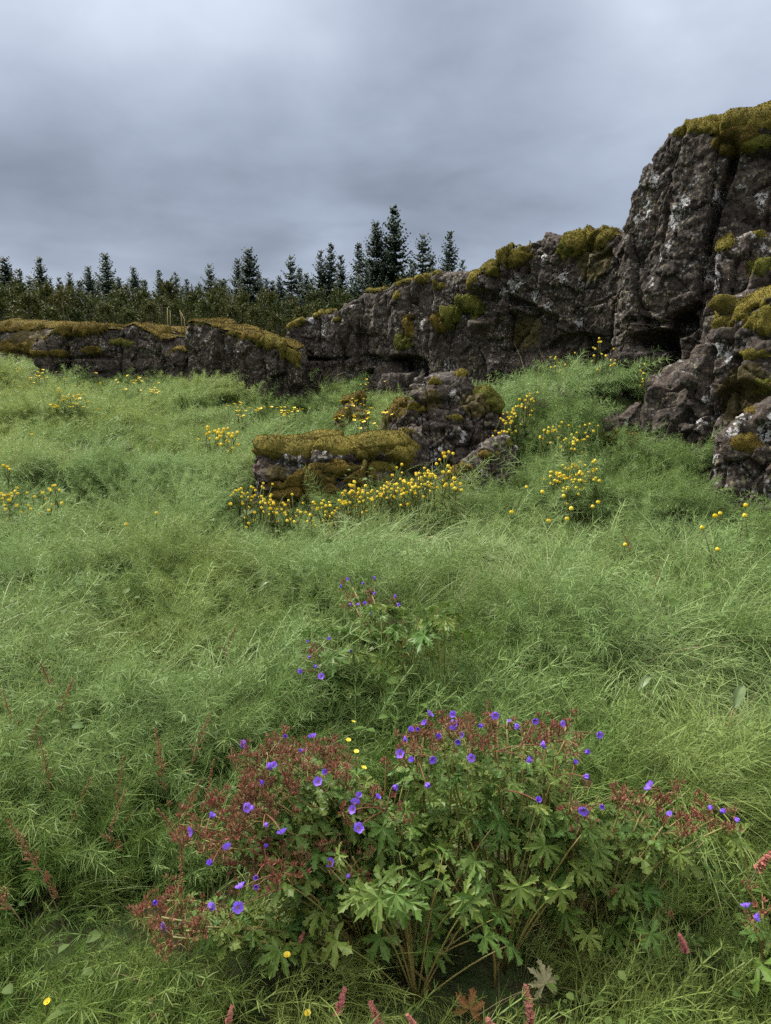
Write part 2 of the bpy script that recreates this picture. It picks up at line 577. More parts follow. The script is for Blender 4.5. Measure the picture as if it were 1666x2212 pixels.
def rock_wall(name, label, cat, pts, half_t, nu, nv, moss=(), films=(), lich=(), dents=(), cracks=(), col=0.10, blk=0.05,
              rough=0.035, pw=5.0, lean=0.0, sink=0.45, top_moss=None, seed=0, endq=6.0, group=None, colw=0.36, topn=0.0, moss_mat_top=None):
    """pts: (px, py_top, depth) along the front of the rock, seen from the camera.
    The body is a closed slab: front face, rounded rim, top, back face; then broken up by jointing and weathering."""
    blk, rough = blk * .75, rough * .55
    pts = np.array(pts, float)
    fr = np.array([P(a, b_, d) for a, b_, d in pts])
    s = np.concatenate([[0], np.cumsum(np.linalg.norm(np.diff(fr[:, :2], axis=0), axis=1))])
    L = s[-1]
    lin = np.linspace(0, 1, nu)
    u = 0.45 * lin + 0.55 * (0.5 - 0.5 * np.cos(math.pi * lin))
    x = np.interp(u * L, s, fr[:, 0])
    y = np.interp(u * L, s, fr[:, 1])
    zt = np.interp(u * L, s, fr[:, 2])
    k = max(3, nu // 30)                     # smooth the path, keep the silhouette
    ker = np.ones(2 * k + 1) / (2 * k + 1)
    sm = lambda a: np.convolve(np.pad(a, k, mode='edge'), ker, 'valid')
    xs, ys = sm(x), sm(y)
    tx, ty = np.gradient(xs), np.gradient(ys)
    tl = np.hypot(tx, ty) + 1e-9
    nxn, nyn = ty / tl, -tx / tl              # towards the camera side
    w = half_t * np.maximum(1e-3, 1 - np.abs(2 * u - 1) ** endq) ** (1 / endq)
    cx, cy = xs - nxn * half_t, ys - nyn * half_t
    ROCK_FOOT.append((np.stack([cx, cy], 1)[::4], half_t))
    g0 = np.minimum(gz(xs, ys), gz(cx, cy))
    zb = g0 - sink
    zt = np.maximum(zt, zb + 0.12)
    Hm = float(np.mean(zt - zb))
    ph = np.linspace(0, math.pi, 1200)
    cc = np.sign(np.cos(ph)) * np.abs(np.cos(ph)) ** (2 / pw)
    ss = np.abs(np.sin(ph)) ** (2 / pw)
    dl = np.hypot(np.diff(cc) * half_t, np.diff(ss) * Hm)
    mid = (ph[1:] + ph[:-1]) / 2
    wt = np.where(mid < math.pi * 0.5, 1.0, np.where(mid < math.pi * 0.75, 0.6, 0.18))
    al = np.concatenate([[0], np.cumsum(dl * wt)])
    tt = np.interp(np.linspace(0, al[-1], nv), al, ph)
    C_ = np.sign(np.cos(tt)) * np.abs(np.cos(tt)) ** (2 / pw)
    S_ = np.abs(np.sin(tt)) ** (2 / pw)
    off = w[:, None] * C_[None, :] + lean * (S_[None, :] - 0.4) * np.ones_like(w)[:, None]
    V = np.empty((nu, nv, 3))
    V[..., 0] = cx[:, None] + nxn[:, None] * off
    V[..., 1] = cy[:, None] + nyn[:, None] * off
    V[..., 2] = zb[:, None] + (zt - zb)[:, None] * S_[None, :]
    du = np.gradient(V, axis=0)
    dv = np.gradient(V, axis=1)
    N = np.cross(du, dv)
    N /= np.linalg.norm(N, axis=2, keepdims=True) + 1e-12
    if (N[nu // 2, nv // 6] * np.array([nxn[nu // 2], nyn[nu // 2], 0])).sum() < 0:
        N = -N
    p = V.reshape(-1, 3)
    nrm = N.reshape(-1, 3)
    warp = np.stack([fbm(p * 1.7, seed + 1, 3), fbm(p * 1.7 + 31, seed + 2, 3), fbm(p * 1.7 + 67, seed + 3, 3)], 1)
    q = p + warp * np.array([.07, .07, .2])
    sh = np.array([1 / colw, 1 / colw, 0.28 / colw])
    F1, F2, cid, cfa = worley(q * sh + seed * 3.1, seed + 4)
    disp = (cid - 0.55) * 1.3 * col + cfa * 1.1 * col - col * 0.7 * np.exp(-((F2 - F1) / 0.035) ** 2)
    q2 = p + warp * 0.07
    G1, G2, gid, gfa = worley(q2 * np.array([3.6, 3.6, 4.6]) + seed, seed + 9)
    disp_lo = disp + fbm(p * 2.3, seed + 5, 2) * rough
    disp += (gid - 0.5) * 0.9 * blk + gfa * 1.2 * blk - blk * 0.5 * np.exp(-((G2 - G1) / 0.05) ** 2)
    H1, H2, hid, hfa = worley(p * np.array([9.0, 9.0, 6.5]) + warp * 0.8, seed + 12)
    disp += (hid - 0.5) * rough * 0.45 + hfa * rough * 0.9 - rough * 0.25 * np.exp(-((H2 - H1) / 0.08) ** 2)
    disp += fbm(p * 2.3, seed + 5, 4) * rough * 1.0
    disp += (0.5 - np.abs(fbm(p * 9.0, seed + 6, 3, .6))) * rough * 0.9
    disp += fbm(p * 22.0, seed + 7, 2) * rough * 0.55
    disp -= rough * 0.5
    topness = sstep(0.35, 0.85, nrm[:, 2])
    disp = disp * (1 - topness * (0.55 - topn))
    fpx, fpy = to_px(p)
    front = (np.tile(C_, (nu, 1)).reshape(-1) > -0.3)

    def hit(px, py):
        dd = (fpx - px) ** 2 + (fpy - py) ** 2 + np.where(front, 0, 1e7)
        cand = np.argsort(dd)[:12]
        return p[cand[np.argmin(p[cand, 1])]]

    for (px, py, rx, rz, dep) in dents:
        h = hit(px, py)
        dq = ((p[:, 0] - h[0]) / rx) ** 2 + ((p[:, 1] - h[1]) / max(rx, .3)) ** 2 + ((p[:, 2] - h[2]) / rz) ** 2
        dq = dq * (1 + 0.35 * warp[:, 0])
        disp -= dep * sstep(1.25, 0.55, dq)
        disp_lo = disp_lo - dep * sstep(1.25, 0.55, dq)
    for (line, wid, dep) in cracks:
        hs = np.array([hit(a, b_) for a, b_ in line])
        dmin = np.full(len(p), 9.0)
        for a, b_ in zip(hs[:-1], hs[1:]):
            ab = b_ - a
            tq = np.clip(((p - a) @ ab) / (ab @ ab + 1e-9), 0, 1)
            dmin = np.minimum(dmin, np.linalg.norm(p + warp * 0.05 - (a + tq[:, None] * ab), axis=1))
        disp -= dep * sstep(wid, wid * 0.35, dmin)
    endf = np.repeat(sstep(0.0, 0.02, np.minimum(u, 1 - u)), nv)
    disp = disp * (0.15 + 0.85 * endf)
    p2 = p + nrm * disp[:, None]
    jag = fbm(np.stack([p[:, 0] * 5, p[:, 1] * 5, p[:, 2] * 0], 1), seed + 15, 3)
    p2[:, 2] += topness * jag * 0.05

    la = np.zeros(len(p))
    for (px, py, r) in lich:
        h = hit(px, py)
        sc_ = np.array([1, 1, 0.55])
        la = np.maximum(la, sstep(1.2, 0.2, np.linalg.norm((p - h) * sc_, axis=1) / r))
    fa = np.zeros(len(p))
    for (px, py, r) in films:
        h = hit(px, py)
        fa = np.maximum(fa, sstep(1.2, 0.3, np.linalg.norm(p - h, axis=1) / r))
    idx = np.arange(nu * nv).reshape(nu, nv)
    F = np.stack([idx[:-1, :-1], idx[1:, :-1], idx[1:, 1:], idx[:-1, 1:]], -1).reshape(-1, 4)
    caps = [idx[0, :].tolist()[::-1], idx[-1, :].tolist()]
    Fl = F[:, ::-1] if np.cross(du, dv)[nu // 2, nv // 6] @ np.array([nxn[nu // 2], nyn[nu // 2], 0]) < 0 else F
    root = link(name, mesh_from(name, p2, Fl, m_rock, True, {'lich': la, 'film': fa}))
    tag(root, label, cat, group)
    # ---- moss cushions: each lies on the stone as a part of its own
    lump = fbm(p * 7.0, seed + 20, 3)
    fl2 = fbm(p * 3.1, seed + 22, 3)
    rag = fbm(p * 22.0, seed + 24, 2)
    specs = []
    if top_moss:
        th, cover = top_moss
        mk = sstep(0.45, 0.8, nrm[:, 2]) * 1.2 - (1 - cover) + fl2 * 0.7
        vis = (C_ > -0.55)
        mk = np.where(np.tile(vis, (nu, 1)).reshape(-1), mk, -1)
        specs.append((mk, th, moss_mat_top or M_GOLD))
    for (px, py, rx, rz, th, mm) in moss:
        h = hit(px, py)
        dq = np.sqrt(((p[:, 0] - h[0]) / rx) ** 2 + ((p[:, 1] - h[1]) / max(rx, rz)) ** 2 + ((p[:, 2] - h[2]) / rz) ** 2)
        specs.append(((1.0 - dq) * .8 + fl2 * 0.55 + lump * 0.45 + rag * .25, th * .55, {'g': M_GOLD, 'b': M_BROWN, 'n': M_GREEN}[mm]))
    fuzz_v, fuzz_f, fuzz_m = [], [], {}
    for mk, th, mm in specs:
        keep = (mk[Fl] > 0).all(1)
        fk = Fl[keep]
        if len(fk) < 12:
            continue
        # connected pieces
        par = np.arange(len(p))
        e = np.concatenate([fk[:, [0, 1]], fk[:, [1, 2]], fk[:, [2, 3]]])
        lab = np.arange(len(p))
        for _ in range(400):
            mn = np.minimum(lab[e[:, 0]], lab[e[:, 1]])
            old = lab.copy()
            np.minimum.at(lab, e[:, 0], mn)
            np.minimum.at(lab, e[:, 1], mn)
            lab = lab[lab]
            if (lab == old).all():
                break
        fl = lab[fk[:, 0]]
        for comp in np.unique(fl):
            cf = fk[fl == comp]
            if len(cf) < 40:
                continue
            vid, inv = np.unique(cf, return_inverse=True)
            inv = inv.reshape(cf.shape)
            mv = np.clip(mk[vid], 0, 1)
            prof = np.clip(mv * 2.6, 0, 1) ** .7
            base = p2[vid]
            nn = nrm[vid]
            # inflate from the smooth surface so cushions hide the breaks below them
            smoothp = p[vid] + nn * (disp_lo[vid] * (1 - topness[vid] * .55) + rough * .35)[:, None]
            hgt = th * prof * (.85 + 0.35 * fl2[vid] + 0.15 * lump[vid] + 0.10 * fbm(p[vid] * 16, seed + 31, 2)) - 0.012 * (1 - prof)
            pv = base * (1 - prof * 0.9)[:, None] + smoothp * (prof * 0.9)[:, None] + nn * hgt[:, None]
            pv[:, 2] += th * 0.25 * prof
            link("moss_cushion", mesh_from("moss_cushion", pv, inv, mm), root)
            # short shoots that roughen the cushion
            a = pv[inv]
            ar = np.linalg.norm(np.cross(a[:, 1] - a[:, 0], a[:, 3] - a[:, 0]), axis=1)
            dist = float(pv[:, 1].mean())
            dens = 9000 if dist < 7.2 else 4200
            n = int(min(16000, ar.sum() * dens))
            if n < 10:
                continue
            r_ = np.random.default_rng(seed + int(comp) % 9973)
            pick = r_.choice(len(cf), n, p=ar / ar.sum())
            uu, vv = r_.random((2, n, 1))
            ctr = a[pick, 0] * (1 - uu) * (1 - vv) + a[pick, 1] * uu * (1 - vv) + a[pick, 2] * uu * vv + a[pick, 3] * (1 - uu) * vv
            fn = nn[inv[pick, 0]]
            dr = fn + r_.normal(0, .5, (n, 3)) + np.array([0, 0, .25])
            dr /= np.linalg.norm(dr, axis=1, keepdims=True)
            sd = np.cross(dr, r_.normal(0, 1, (n, 3)))
            sd /= np.linalg.norm(sd, axis=1, keepdims=True)
            ln = (0.004 + 0.007 * r_.random((n, 1))) * (1 if dist < 7.2 else 1.35)
            wd = 0.0042 * (1 if dist < 7.2 else 1.6)
            tri = np.stack([ctr - sd * wd, ctr + sd * wd, ctr + dr * ln], 1).reshape(-1, 3)
            fuzz_m.setdefault(mm.name, []).append(tri)
    for mn, lst in fuzz_m.items():
        tv = np.concatenate(lst)
        fo = link("moss_shoots", mesh_from("moss_shoots", tv, np.arange(len(tv)).reshape(-1, 3), bpy.data.materials[mn], False), root)
        fo['kind'] = 'stuff'
    return root


# ------------------------------------------------------------------ the rocks
rock_wall("rock_cliff", "tall dark lava cliff at the right edge with golden moss on its summit", "cliff",
          [(1322, 472, 7.75), (1328, 456, 7.72), (1336, 442, 7.7), (1344, 402, 7.66), (1358, 392, 7.6), (1370, 358, 7.55), (1388, 344, 7.5), (1402, 306, 7.44), (1430, 276, 7.34),
           (1470, 250, 7.22), (1560, 240, 7.0), (1666, 226, 6.8), (1800, 214, 6.5), (2000, 230, 6.2), (2200, 330, 6.0)],
          0.75, 300, 300,
          moss=[(1505, 270, .36, .10, .045, 'g'), (1545, 275, .28, .10, .06, 'g'), (1620, 250, .5, .12, .05, 'g'), (1468, 282, .13, .07, .03, 'g'), (1750, 240, .5, .13, .05, 'g'), (1640, 310, .22, .06, .03, 'n'),
                (1580, 300, .2, .1, .05, 'b')],
          lich=[(1400, 385, .10), (1385, 440, .09), (1386, 455, .09), (1360, 470, .10), (1405, 610, .07), (1450, 470, .13), (1470, 440, .1), (1540, 420, .09),
                (1420, 555, .05), (1440, 530, .07), (1525, 590, .1), (1640, 430, .1)],
          dents=[(1408, 735, .20, .11, .5), (1445, 780, .07, .22, .45), (1475, 700, .10, .12, .3)],
          cracks=[([(1592, 300), (1575, 360), (1555, 430), (1535, 490), (1520, 540)], .055, .22), ([(1440, 300), (1445, 400), (1425, 520)], .035, .06),
                  ([(1360, 690), (1440, 700), (1500, 660)], .05, .10)],
          col=.075, blk=.045, rough=.05, pw=14, lean=.0, seed=100, colw=.5, endq=10)

rock_wall("rock_shelf", "mid-height lava ledge leaning on the tall cliff, its edge golden with moss", "rock",
          [(1500, 640, 6.75), (1512, 540, 6.7), (1530, 520, 6.62), (1570, 492, 6.55), (1620, 485, 6.45), (1666, 490, 6.35), (1760, 480, 6.2), (1900, 520, 6.1)],
          0.42, 130, 150,
          moss=[(1545, 515, .19, .12, .05, 'g'), (1560, 505, .12, .08, .05, 'g'), (1650, 560, .2, .12, .05, 'n'), (1640, 500, .1, .06, .03, 'g')],
          lich=[(1540, 548, .09), (1590, 510, .08), (1630, 500, .12), (1528, 600, .14), (1560, 535, .06), (1650, 520, .07)],
          col=.08, blk=.05, rough=.045, pw=4.5, seed=140, colw=.3, lean=-.1)

rock_wall("rock_buttress", "big rough lava buttress at the lower right with a golden moss mat on its shoulder", "rock",
          [(1398, 930, 6.2), (1408, 880, 6.2), (1425, 830, 6.17), (1450, 775, 6.15), (1480, 735, 6.05), (1505, 690, 6.0), (1540, 655, 5.9), (1590, 615, 5.8), (1640, 590, 5.65), (1700, 580, 5.5), (1850, 560, 5.2), (2000, 640, 5.1)],
          0.62, 210, 250,
          moss=[(1580, 660, .30, .16, .07, 'g'), (1630, 640, .30, .16, .07, 'g'), (1548, 690, .13, .05, .035, 'g'), (1650, 690, .2, .12, .05, 'g'), (1620, 765, .17, .06, .045, 'g'), (1640, 830, .15, .07, .03, 'n'),
                (1500, 1060, .07, .13, .05, 'b'), (1590, 960, .18, .12, .04, 'b')],
          films=[(1440, 1000, .2), (1600, 850, .3)],
          lich=[(1465, 700, .06), (1550, 755, .10), (1575, 760, .08), (1520, 850, .09), (1600, 920, .14), (1620, 935, .1), (1490, 985, .11), (1560, 990, .08), (1530, 1010, .07), (1480, 830, .07), (1570, 630, .08),
                (1510, 915, .08)],
          dents=[(1600, 870, .2, .18, .12)], cracks=[([(1540, 760), (1520, 850), (1530, 950), (1480, 1040)], .05, .09), ([(1600, 780), (1575, 900), (1590, 1000)], .06, .1)],
          col=.14, blk=.07, rough=.06, pw=5, lean=-.26, seed=180, colw=.36, endq=6)

rock_wall("rock_outcrop", "dark overhanging foot of lava at the lower right corner of the buttress", "rock",
          [(1505, 1030, 5.3), (1525, 975, 5.25), (1560, 920, 5.2), (1610, 880, 5.1), (1666, 850, 5.0), (1780, 840, 4.8), (1900, 900, 4.7)],
          0.34, 130, 140,
          moss=[(1508, 1062, .05, .1, .04, 'b'), (1600, 955, .15, .08, .04, 'b'), (1610, 880, .1, .05, .03, 'b')],
          lich=[(1545, 960, .07), (1590, 915, .14), (1640, 930, .1), (1530, 985, .06), (1650, 900, .06)],
          col=.07, blk=.055, rough=.055, pw=3.2, lean=.14, seed=200, colw=.3)

rock_wall("rock_cliff", "broad brown lava face in the middle of the ridge under thick hanging moss", "cliff",
          [(1012, 615, 9.9), (1030, 590, 9.85), (1065, 572, 9.8), (1080, 545, 9.7), (1110, 530, 9.6), (1140, 508, 9.5), (1180, 500, 9.3), (1215, 506, 9.15), (1250, 496, 9.0), (1300, 494, 8.8), (1345, 500, 8.6), (1400, 520, 8.5)],
          0.7, 210, 230,
          moss=[(1045, 592, .20, .16, .12, 'g'), (1065, 585, .10, .22, .10, 'g'), (1105, 555, .26, .16, .12, 'g'), (1260, 518, .34, .18, .13, 'g'), (1300, 512, .26, .2, .12, 'g'), (1230, 520, .18, .2, .1, 'n'),
                (990, 665, .24, .14, .14, 'n'), (1025, 600, .14, .18, .1, 'g')],
          lich=[(1100, 620, .13), (1110, 605, .1), (1140, 640, .12), (1080, 630, .1), (1170, 560, .1), (1215, 600, .12), (1250, 620, .1), (1280, 560, .1), (1240, 700, .08), (1180, 660, .1)],
          films=[(1280, 560, .3), (1120, 720, .3)],
          dents=[(1110, 730, .6, .35, .16), (1240, 760, .5, .22, .14), (1040, 660, .25, .22, .18)],
          cracks=[([(1075, 570), (1075, 640), (1130, 670), (1190, 690)], .08, .14), ([(1130, 520), (1125, 580)], .05, .08)],
          col=.10, blk=.075, rough=.06, pw=9, lean=.12, seed=220, colw=.55, endq=8)

rock_wall("rock_ridge", "long ridge of jointed lava columns behind the boulders, topped by yellow moss caps", "cliff",
          [(598, 718, 12.3), (612, 700, 12.25), (640, 690, 12.1), (668, 678, 12.0), (690, 672, 11.9), (725, 676, 11.8), (738, 655, 11.7), (765, 640, 11.6), (785, 622, 11.5), (810, 622, 11.3), (838, 608, 11.1),
           (870, 603, 10.9), (905, 592, 10.7), (940, 586, 10.4), (985, 586, 10.2), (1030, 592, 10.0), (1080, 600, 9.9)],
          0.6, 290, 170,
          moss=[(625, 695, .14, .08, .06, 'g'), (650, 692, .12, .09, .06, 'g'), (685, 674, .14, .05, .05, 'g'), (715, 676, .1, .05, .04, 'g'), (730, 690, .12, .06, .05, 'g'), (795, 626, .17, .06, .06, 'g'), (820, 618, .12, .06, .06, 'g'),
                (850, 640, .11, .12, .06, 'g'), (875, 603, .18, .06, .06, 'g'), (910, 598, .15, .07, .06, 'g'), (940, 590, .14, .06, .06, 'g'), (945, 618, .12, .09, .06, 'g'), (865, 738, .18, .12, .09, 'n'), (800, 640, .07, .08, .04, 'b'),
                (980, 672, .34, .17, .20, 'n'), (1005, 660, .25, .17, .2, 'n'), (938, 695, .2, .15, .12, 'b'), (880, 700, .1, .2, .05, 'b')],
          lich=[(670, 690, .1), (700, 700, .09), (720, 690, .07), (700, 720, .07), (740, 690, .05), (850, 690, .06), (905, 700, .08), (920, 660, .06), (760, 665, .06), (960, 790, .09)],
          dents=[(865, 785, .42, .13, .42), (905, 815, .10, .25, .4), (800, 780, .14, .1, .14)],
          cracks=[([(655, 777), (700, 776), (735, 772), (790, 768)], .05, .16), ([(800, 800), (750, 830), (700, 840), (655, 850)], .06, .16), ([(690, 690), (695, 800)], .04, .08),
                  ([(736, 680), (738, 830)], .045, .1), ([(780, 650), (785, 790)], .045, .1), ([(826, 640), (832, 760)], .045, .1), ([(880, 620), (872, 740)], .045, .1), ([(925, 610), (915, 760)], .045, .08)],
          col=.085, blk=.045, rough=.045, pw=11, lean=.0, seed=260, colw=.34, endq=8)

rock_wall("rock_slab", "flat layered stone lying in the shadowed hollow under the columns", "rock",
          [(808, 826, 11.0), (820, 812, 10.95), (850, 806, 10.9), (890, 808, 10.85), (905, 822, 10.85)],
          0.25, 60, 50, col=.02, blk=.03, rough=.02, pw=6, seed=300, sink=.2)
rock_wall("rock_slab", "upper thin stone stacked in the shadowed hollow under the columns", "rock",
          [(815, 788, 11.25), (835, 777, 11.2), (870, 775, 11.15), (890, 784, 11.15)],
          0.25, 60, 50, col=.02, blk=.03, rough=.02, pw=6, seed=310, sink=.2)

rock_wall("rock_outcrop", "tilted dark lava slab left of the ridge with brown moss along its sloping crest", "rock",
          [(392, 735, 11.9), (398, 698, 11.85), (412, 691, 11.8), (440, 694, 11.65), (470, 704, 11.5), (500, 714, 11.35), (530, 722, 11.2), (560, 728, 11.1), (590, 735, 11.0), (615, 742, 10.95), (640, 755, 10.92), (655, 775, 10.92), (664, 800, 10.94)],
          0.48, 210, 140,
          moss=[(500, 716, .24, .06, .06, 'g'), (545, 728, .28, .08, .09, 'b'), (590, 740, .25, .12, .12, 'g'), (622, 765, .17, .16, .1, 'g'), (430, 697, .16, .04, .03, 'n'), (470, 704, .14, .04, .04, 'g')],
          lich=[(425, 715, .1), (400, 720, .08), (638, 765, .09), (520, 740, .07), (480, 750, .06), (440, 740, .07), (575, 790, .06)],
          cracks=[([(470, 715), (478, 800), (470, 860)], .045, .09), ([(560, 740), (575, 830)], .045, .08), ([(600, 770), (604, 850)], .04, .07)],
          col=.07, blk=.04, rough=.045, pw=11, lean=.05, seed=320, colw=.36, endq=8, top_moss=(.03, .45), moss_mat_top=M_BROWN)

rock_wall("rock_outcrop", "low lava wall above the left meadow slope with brown moss humps on top", "rock",
          [(66, 770, 12.6), (75, 745, 12.6), (110, 710, 12.6), (135, 703, 12.6), (180, 702, 12.6), (230, 706, 12.6), (262, 705, 12.6), (290, 700, 12.6), (318, 712, 12.5), (345, 728, 12.45), (352, 760, 12.4), (372, 752, 12.35), (392, 758, 12.3), (408, 775, 12.25)],
          0.6, 230, 130,
          moss=[(180, 712, .42, .10, .15, 'b'), (140, 712, .2, .1, .12, 'b'), (210, 712, .25, .09, .12, 'b'), (85, 765, .18, .05, .06, 'b'), (120, 760, .14, .06, .07, 'b'), (205, 752, .25, .06, .05, 'b'), (255, 735, .25, .08, .06, 'n'),
                (110, 703, .2, .06, .05, 'g')],
          lich=[(268, 740, .1), (345, 745, .06), (222, 748, .05), (370, 790, .06)],
          dents=[(130, 800, .16, .12, .2), (75, 805, .12, .1, .2)],
          cracks=[([(135, 750), (140, 815)], .05, .16), ([(70, 775), (150, 772), (240, 770)], .05, .1), ([(345, 760), (340, 815)], .05, .12), ([(268, 720), (262, 810)], .04, .08)],
          col=.09, blk=.05, rough=.05, pw=10, seed=340, colw=.4, endq=8, top_moss=(.03, .42), moss_mat_top=M_BROWN)

rock_wall("rock_outcrop", "flat mossy rock shelf at the left edge below the pines", "rock",
          [(-160, 715, 14.5), (-60, 700, 14.4), (0, 693, 14.3), (60, 694, 14.2), (110, 698, 14.0), (160, 702, 13.8), (240, 706, 13.6), (330, 706, 13.5), (420, 712, 13.4)],
          0.8, 180, 80,
          moss=[(20, 745, .5, .12, .1, 'b'), (60, 750, .4, .16, .14, 'b'), (10, 705, .5, .06, .05, 'b'), (330, 708, .5, .06, .05, 'b'), (240, 708, .4, .05, .05, 'b')],
          films=[(50, 740, .6)], col=.06, blk=.05, rough=.05, pw=3, seed=370, colw=.5, top_moss=(.05, .33), moss_mat_top=M_BROWN)

rock_wall("boulder", "low broad boulder in the meadow blanketed in golden brown moss", "boulder",
          [(505, 1040, 5.8), (514, 985, 5.78), (530, 962, 5.77), (575, 960, 5.77), (640, 962, 5.8), (690, 955, 5.8), (740, 960, 5.8), (780, 957, 5.8), (830, 950, 5.82), (890, 955, 5.86), (930, 985, 5.9)],
          0.36, 220, 190,
          moss=[(600, 970, .13, .045, .025, 'g'), (660, 962, .2, .035, .025, 'g'), (720, 962, .2, .04, .025, 'g'), (800, 970, .22, .075, .04, 'g'), (855, 985, .18, .11, .045, 'g'), (825, 1000, .15, .08, .035, 'g'),
                (600, 1060, .22, .09, .05, 'b'), (650, 1050, .25, .12, .06, 'b'), (690, 1065, .2, .12, .06, 'b'), (600, 1090, .2, .08, .05, 'b'), (740, 1010, .16, .06, .04, 'b'), (790, 1030, .2, .07, .04, 'b'), (840, 1035, .14, .06, .03, 'b'),
                (690, 1008, .1, .03, .03, 'b'), (570, 1025, .09, .05, .03, 'b'), (540, 970, .1, .05, .02, 'b')],
          films=[(600, 1020, .12)],
          lich=[(590, 990, .05), (650, 992, .05), (536, 1055, .05), (540, 1070, .06), (620, 985, .05), (735, 985, .05), (700, 980, .04), (545, 1040, .04)],
          cracks=[([(575, 985), (640, 1000), (720, 1002), (790, 1000)], .045, .06), ([(735, 1030), (720, 1090)], .05, .08)],
          col=.055, blk=.07, rough=.06, pw=2.8, seed=400, colw=.4, lean=-.08, top_moss=(.03, .68), endq=3.2, sink=.3)

rock_wall("boulder", "upright grey-brown boulder with crusty lichen standing behind the low mossy one", "boulder",
          [(796, 950, 6.45), (816, 918, 6.42), (842, 893, 6.38), (866, 866, 6.35), (888, 830, 6.3), (914, 810, 6.3), (960, 806, 6.3), (1000, 800, 6.3), (1035, 808, 6.3), (1072, 824, 6.35), (1104, 855, 6.4), (1140, 900, 6.5)],
          0.50, 210, 200,
          moss=[(935, 820, .09, .04, .03, 'g'), (1010, 801, .16, .03, .02, 'g'), (1055, 850, .16, .11, .06, 'n'), (1080, 870, .10, .09, .05, 'n'), (900, 880, .09, .03, .03, 'g'), (985, 898, .12, .03, .03, 'g'), (868, 895, .14, .05, .03, 'b')],
          lich=[(915, 825, .05), (980, 840, .06), (930, 985, .10), (915, 1005, .10), (950, 960, .06), (880, 930, .08), (900, 915, .06), (1000, 935, .08), (995, 855, .05)],
          films=[(1030, 870, .2), (930, 860, .12)],
          cracks=[([(900, 900), (905, 960), (900, 1030)], .05, .08)],
          col=.07, blk=.075, rough=.07, pw=3.0, seed=430, colw=.32, lean=-.14, endq=4, sink=.35)

rock_wall("boulder", "small lichened rock wedged against the left foot of the upright boulder", "boulder",
          [(826, 985, 6.15), (836, 945, 6.15), (858, 925, 6.12), (890, 918, 6.1), (920, 930, 6.1), (945, 965, 6.12)],
          0.28, 80, 80, moss=[(880, 925, .1, .04, .03, 'g'), (850, 945, .06, .03, .02, 'b')], lich=[(860, 960, .06), (885, 955, .05)],
          col=.03, blk=.04, rough=.035, pw=2.8, seed=450, colw=.3, endq=3, sink=.3)

rock_wall("boulder", "jagged small rock with an orange moss patch at the foot of the green bank", "boulder",
          [(935, 1060, 5.75), (965, 1022, 5.75), (1005, 1005, 5.72), (1040, 985, 5.75), (1075, 965, 5.8), (1105, 950, 5.9), (1130, 945, 5.95), (1150, 965, 6.05)],
          0.2, 130, 110, moss=[(985, 1022, .12, .08, .03, 'b'), (1000, 1010, .1, .05, .03, 'b'), (1110, 952, .08, .04, .02, 'n'), (1060, 975, .12, .04, .02, 'b')],
          lich=[(1120, 960, .07), (1040, 1010, .05), (1010, 1030, .05)], col=.04, blk=.04, rough=.04, pw=2.6, seed=470, colw=.3, endq=3.2, sink=.3)

rock_wall("boulder", "dark brown mossy rock half buried in the meadow behind the low boulder", "boulder",
          [(700, 915, 8.6), (715, 895, 8.55), (745, 882, 8.5), (775, 885, 8.5), (800, 900, 8.5), (815, 918, 8.6)],
          0.3, 80, 70, moss=[(730, 895, .2, .1, .05, 'b'), (785, 895, .15, .08, .04, 'b')], films=[(760, 900, .6)], col=.05, blk=.05, rough=.045, pw=2.6, seed=490, colw=.35, endq=3, sink=.3)
rock_wall("boulder", "small reddish mossy stone ringed by yellow flowers near the ridge", "boulder",
          [(735, 875, 9.8), (748, 858, 9.8), (770, 850, 9.75), (790, 855, 9.75), (802, 872, 9.8)],
          0.25, 60, 50, moss=[(760, 858, .2, .1, .05, 'b')], films=[(770, 865, .5)], col=.04, blk=.05, rough=.04, pw=2.6, seed=500, colw=.35, endq=3, sink=.3)
rock_wall("boulder", "rounded moss-capped rock just left of the upright boulder", "boulder",
          [(812, 915, 7.3), (826, 888, 7.28), (850, 872, 7.25), (885, 866, 7.25), (915, 880, 7.3), (930, 910, 7.3)],
          0.3, 90, 80, moss=[(865, 878, .26, .1, .06, 'b'), (845, 890, .17, .09, .05, 'b'), (890, 872, .15, .05, .04, 'g')], films=[(850, 900, .4)], col=.05, blk=.05, rough=.04, pw=2.6, seed=510, colw=.35, endq=3, sink=.35)
rock_wall("boulder", "dark rock under the green bank with rusty brown moss on its face", "boulder",
          [(1288, 960, 6.45), (1300, 925, 6.42), (1330, 895, 6.4), (1370, 880, 6.38), (1405, 885, 6.35), (1425, 920, 6.35)],
          0.25, 130, 110, moss=[(1335, 945, .18, .10, .05, 'b'), (1375, 950, .16, .10, .05, 'b')],
          lich=[(1350, 905, .05), (1385, 915, .06)], films=[(1390, 970, .25)], col=.05, blk=.05, rough=.045, pw=2.8, seed=530, colw=.32, endq=3, sink=.35)

# ------------------------------------------------------------------ conifers
M_BARK, t = new_mat("bark")
pos = t.n('ShaderNodeTexCoord').outputs['Object']
c = t.mix(t.noise(pos, 12, 4), (0.05, 0.036, 0.026), (0.12, 0.095, 0.075))
b = t.n('ShaderNodeBsdfPrincipled', {'Base Color': c, 'Roughness': 0.9})
t.n('ShaderNodeOutputMaterial', {0: b.outputs[0]})
M_SPRUCE = leafy("spruce_needles", (0.011, 0.025, 0.011), (0.021, 0.040, 0.016), (0.018, 0.034, 0.018), rough=.6, transl=.15, spec=.2)
M_PINE = leafy("pine_needles", (0.034, 0.056, 0.013), (0.066, 0.086, 0.018), (0.078, 0.080, 0.020), rough=.6, transl=.2, spec=.2)


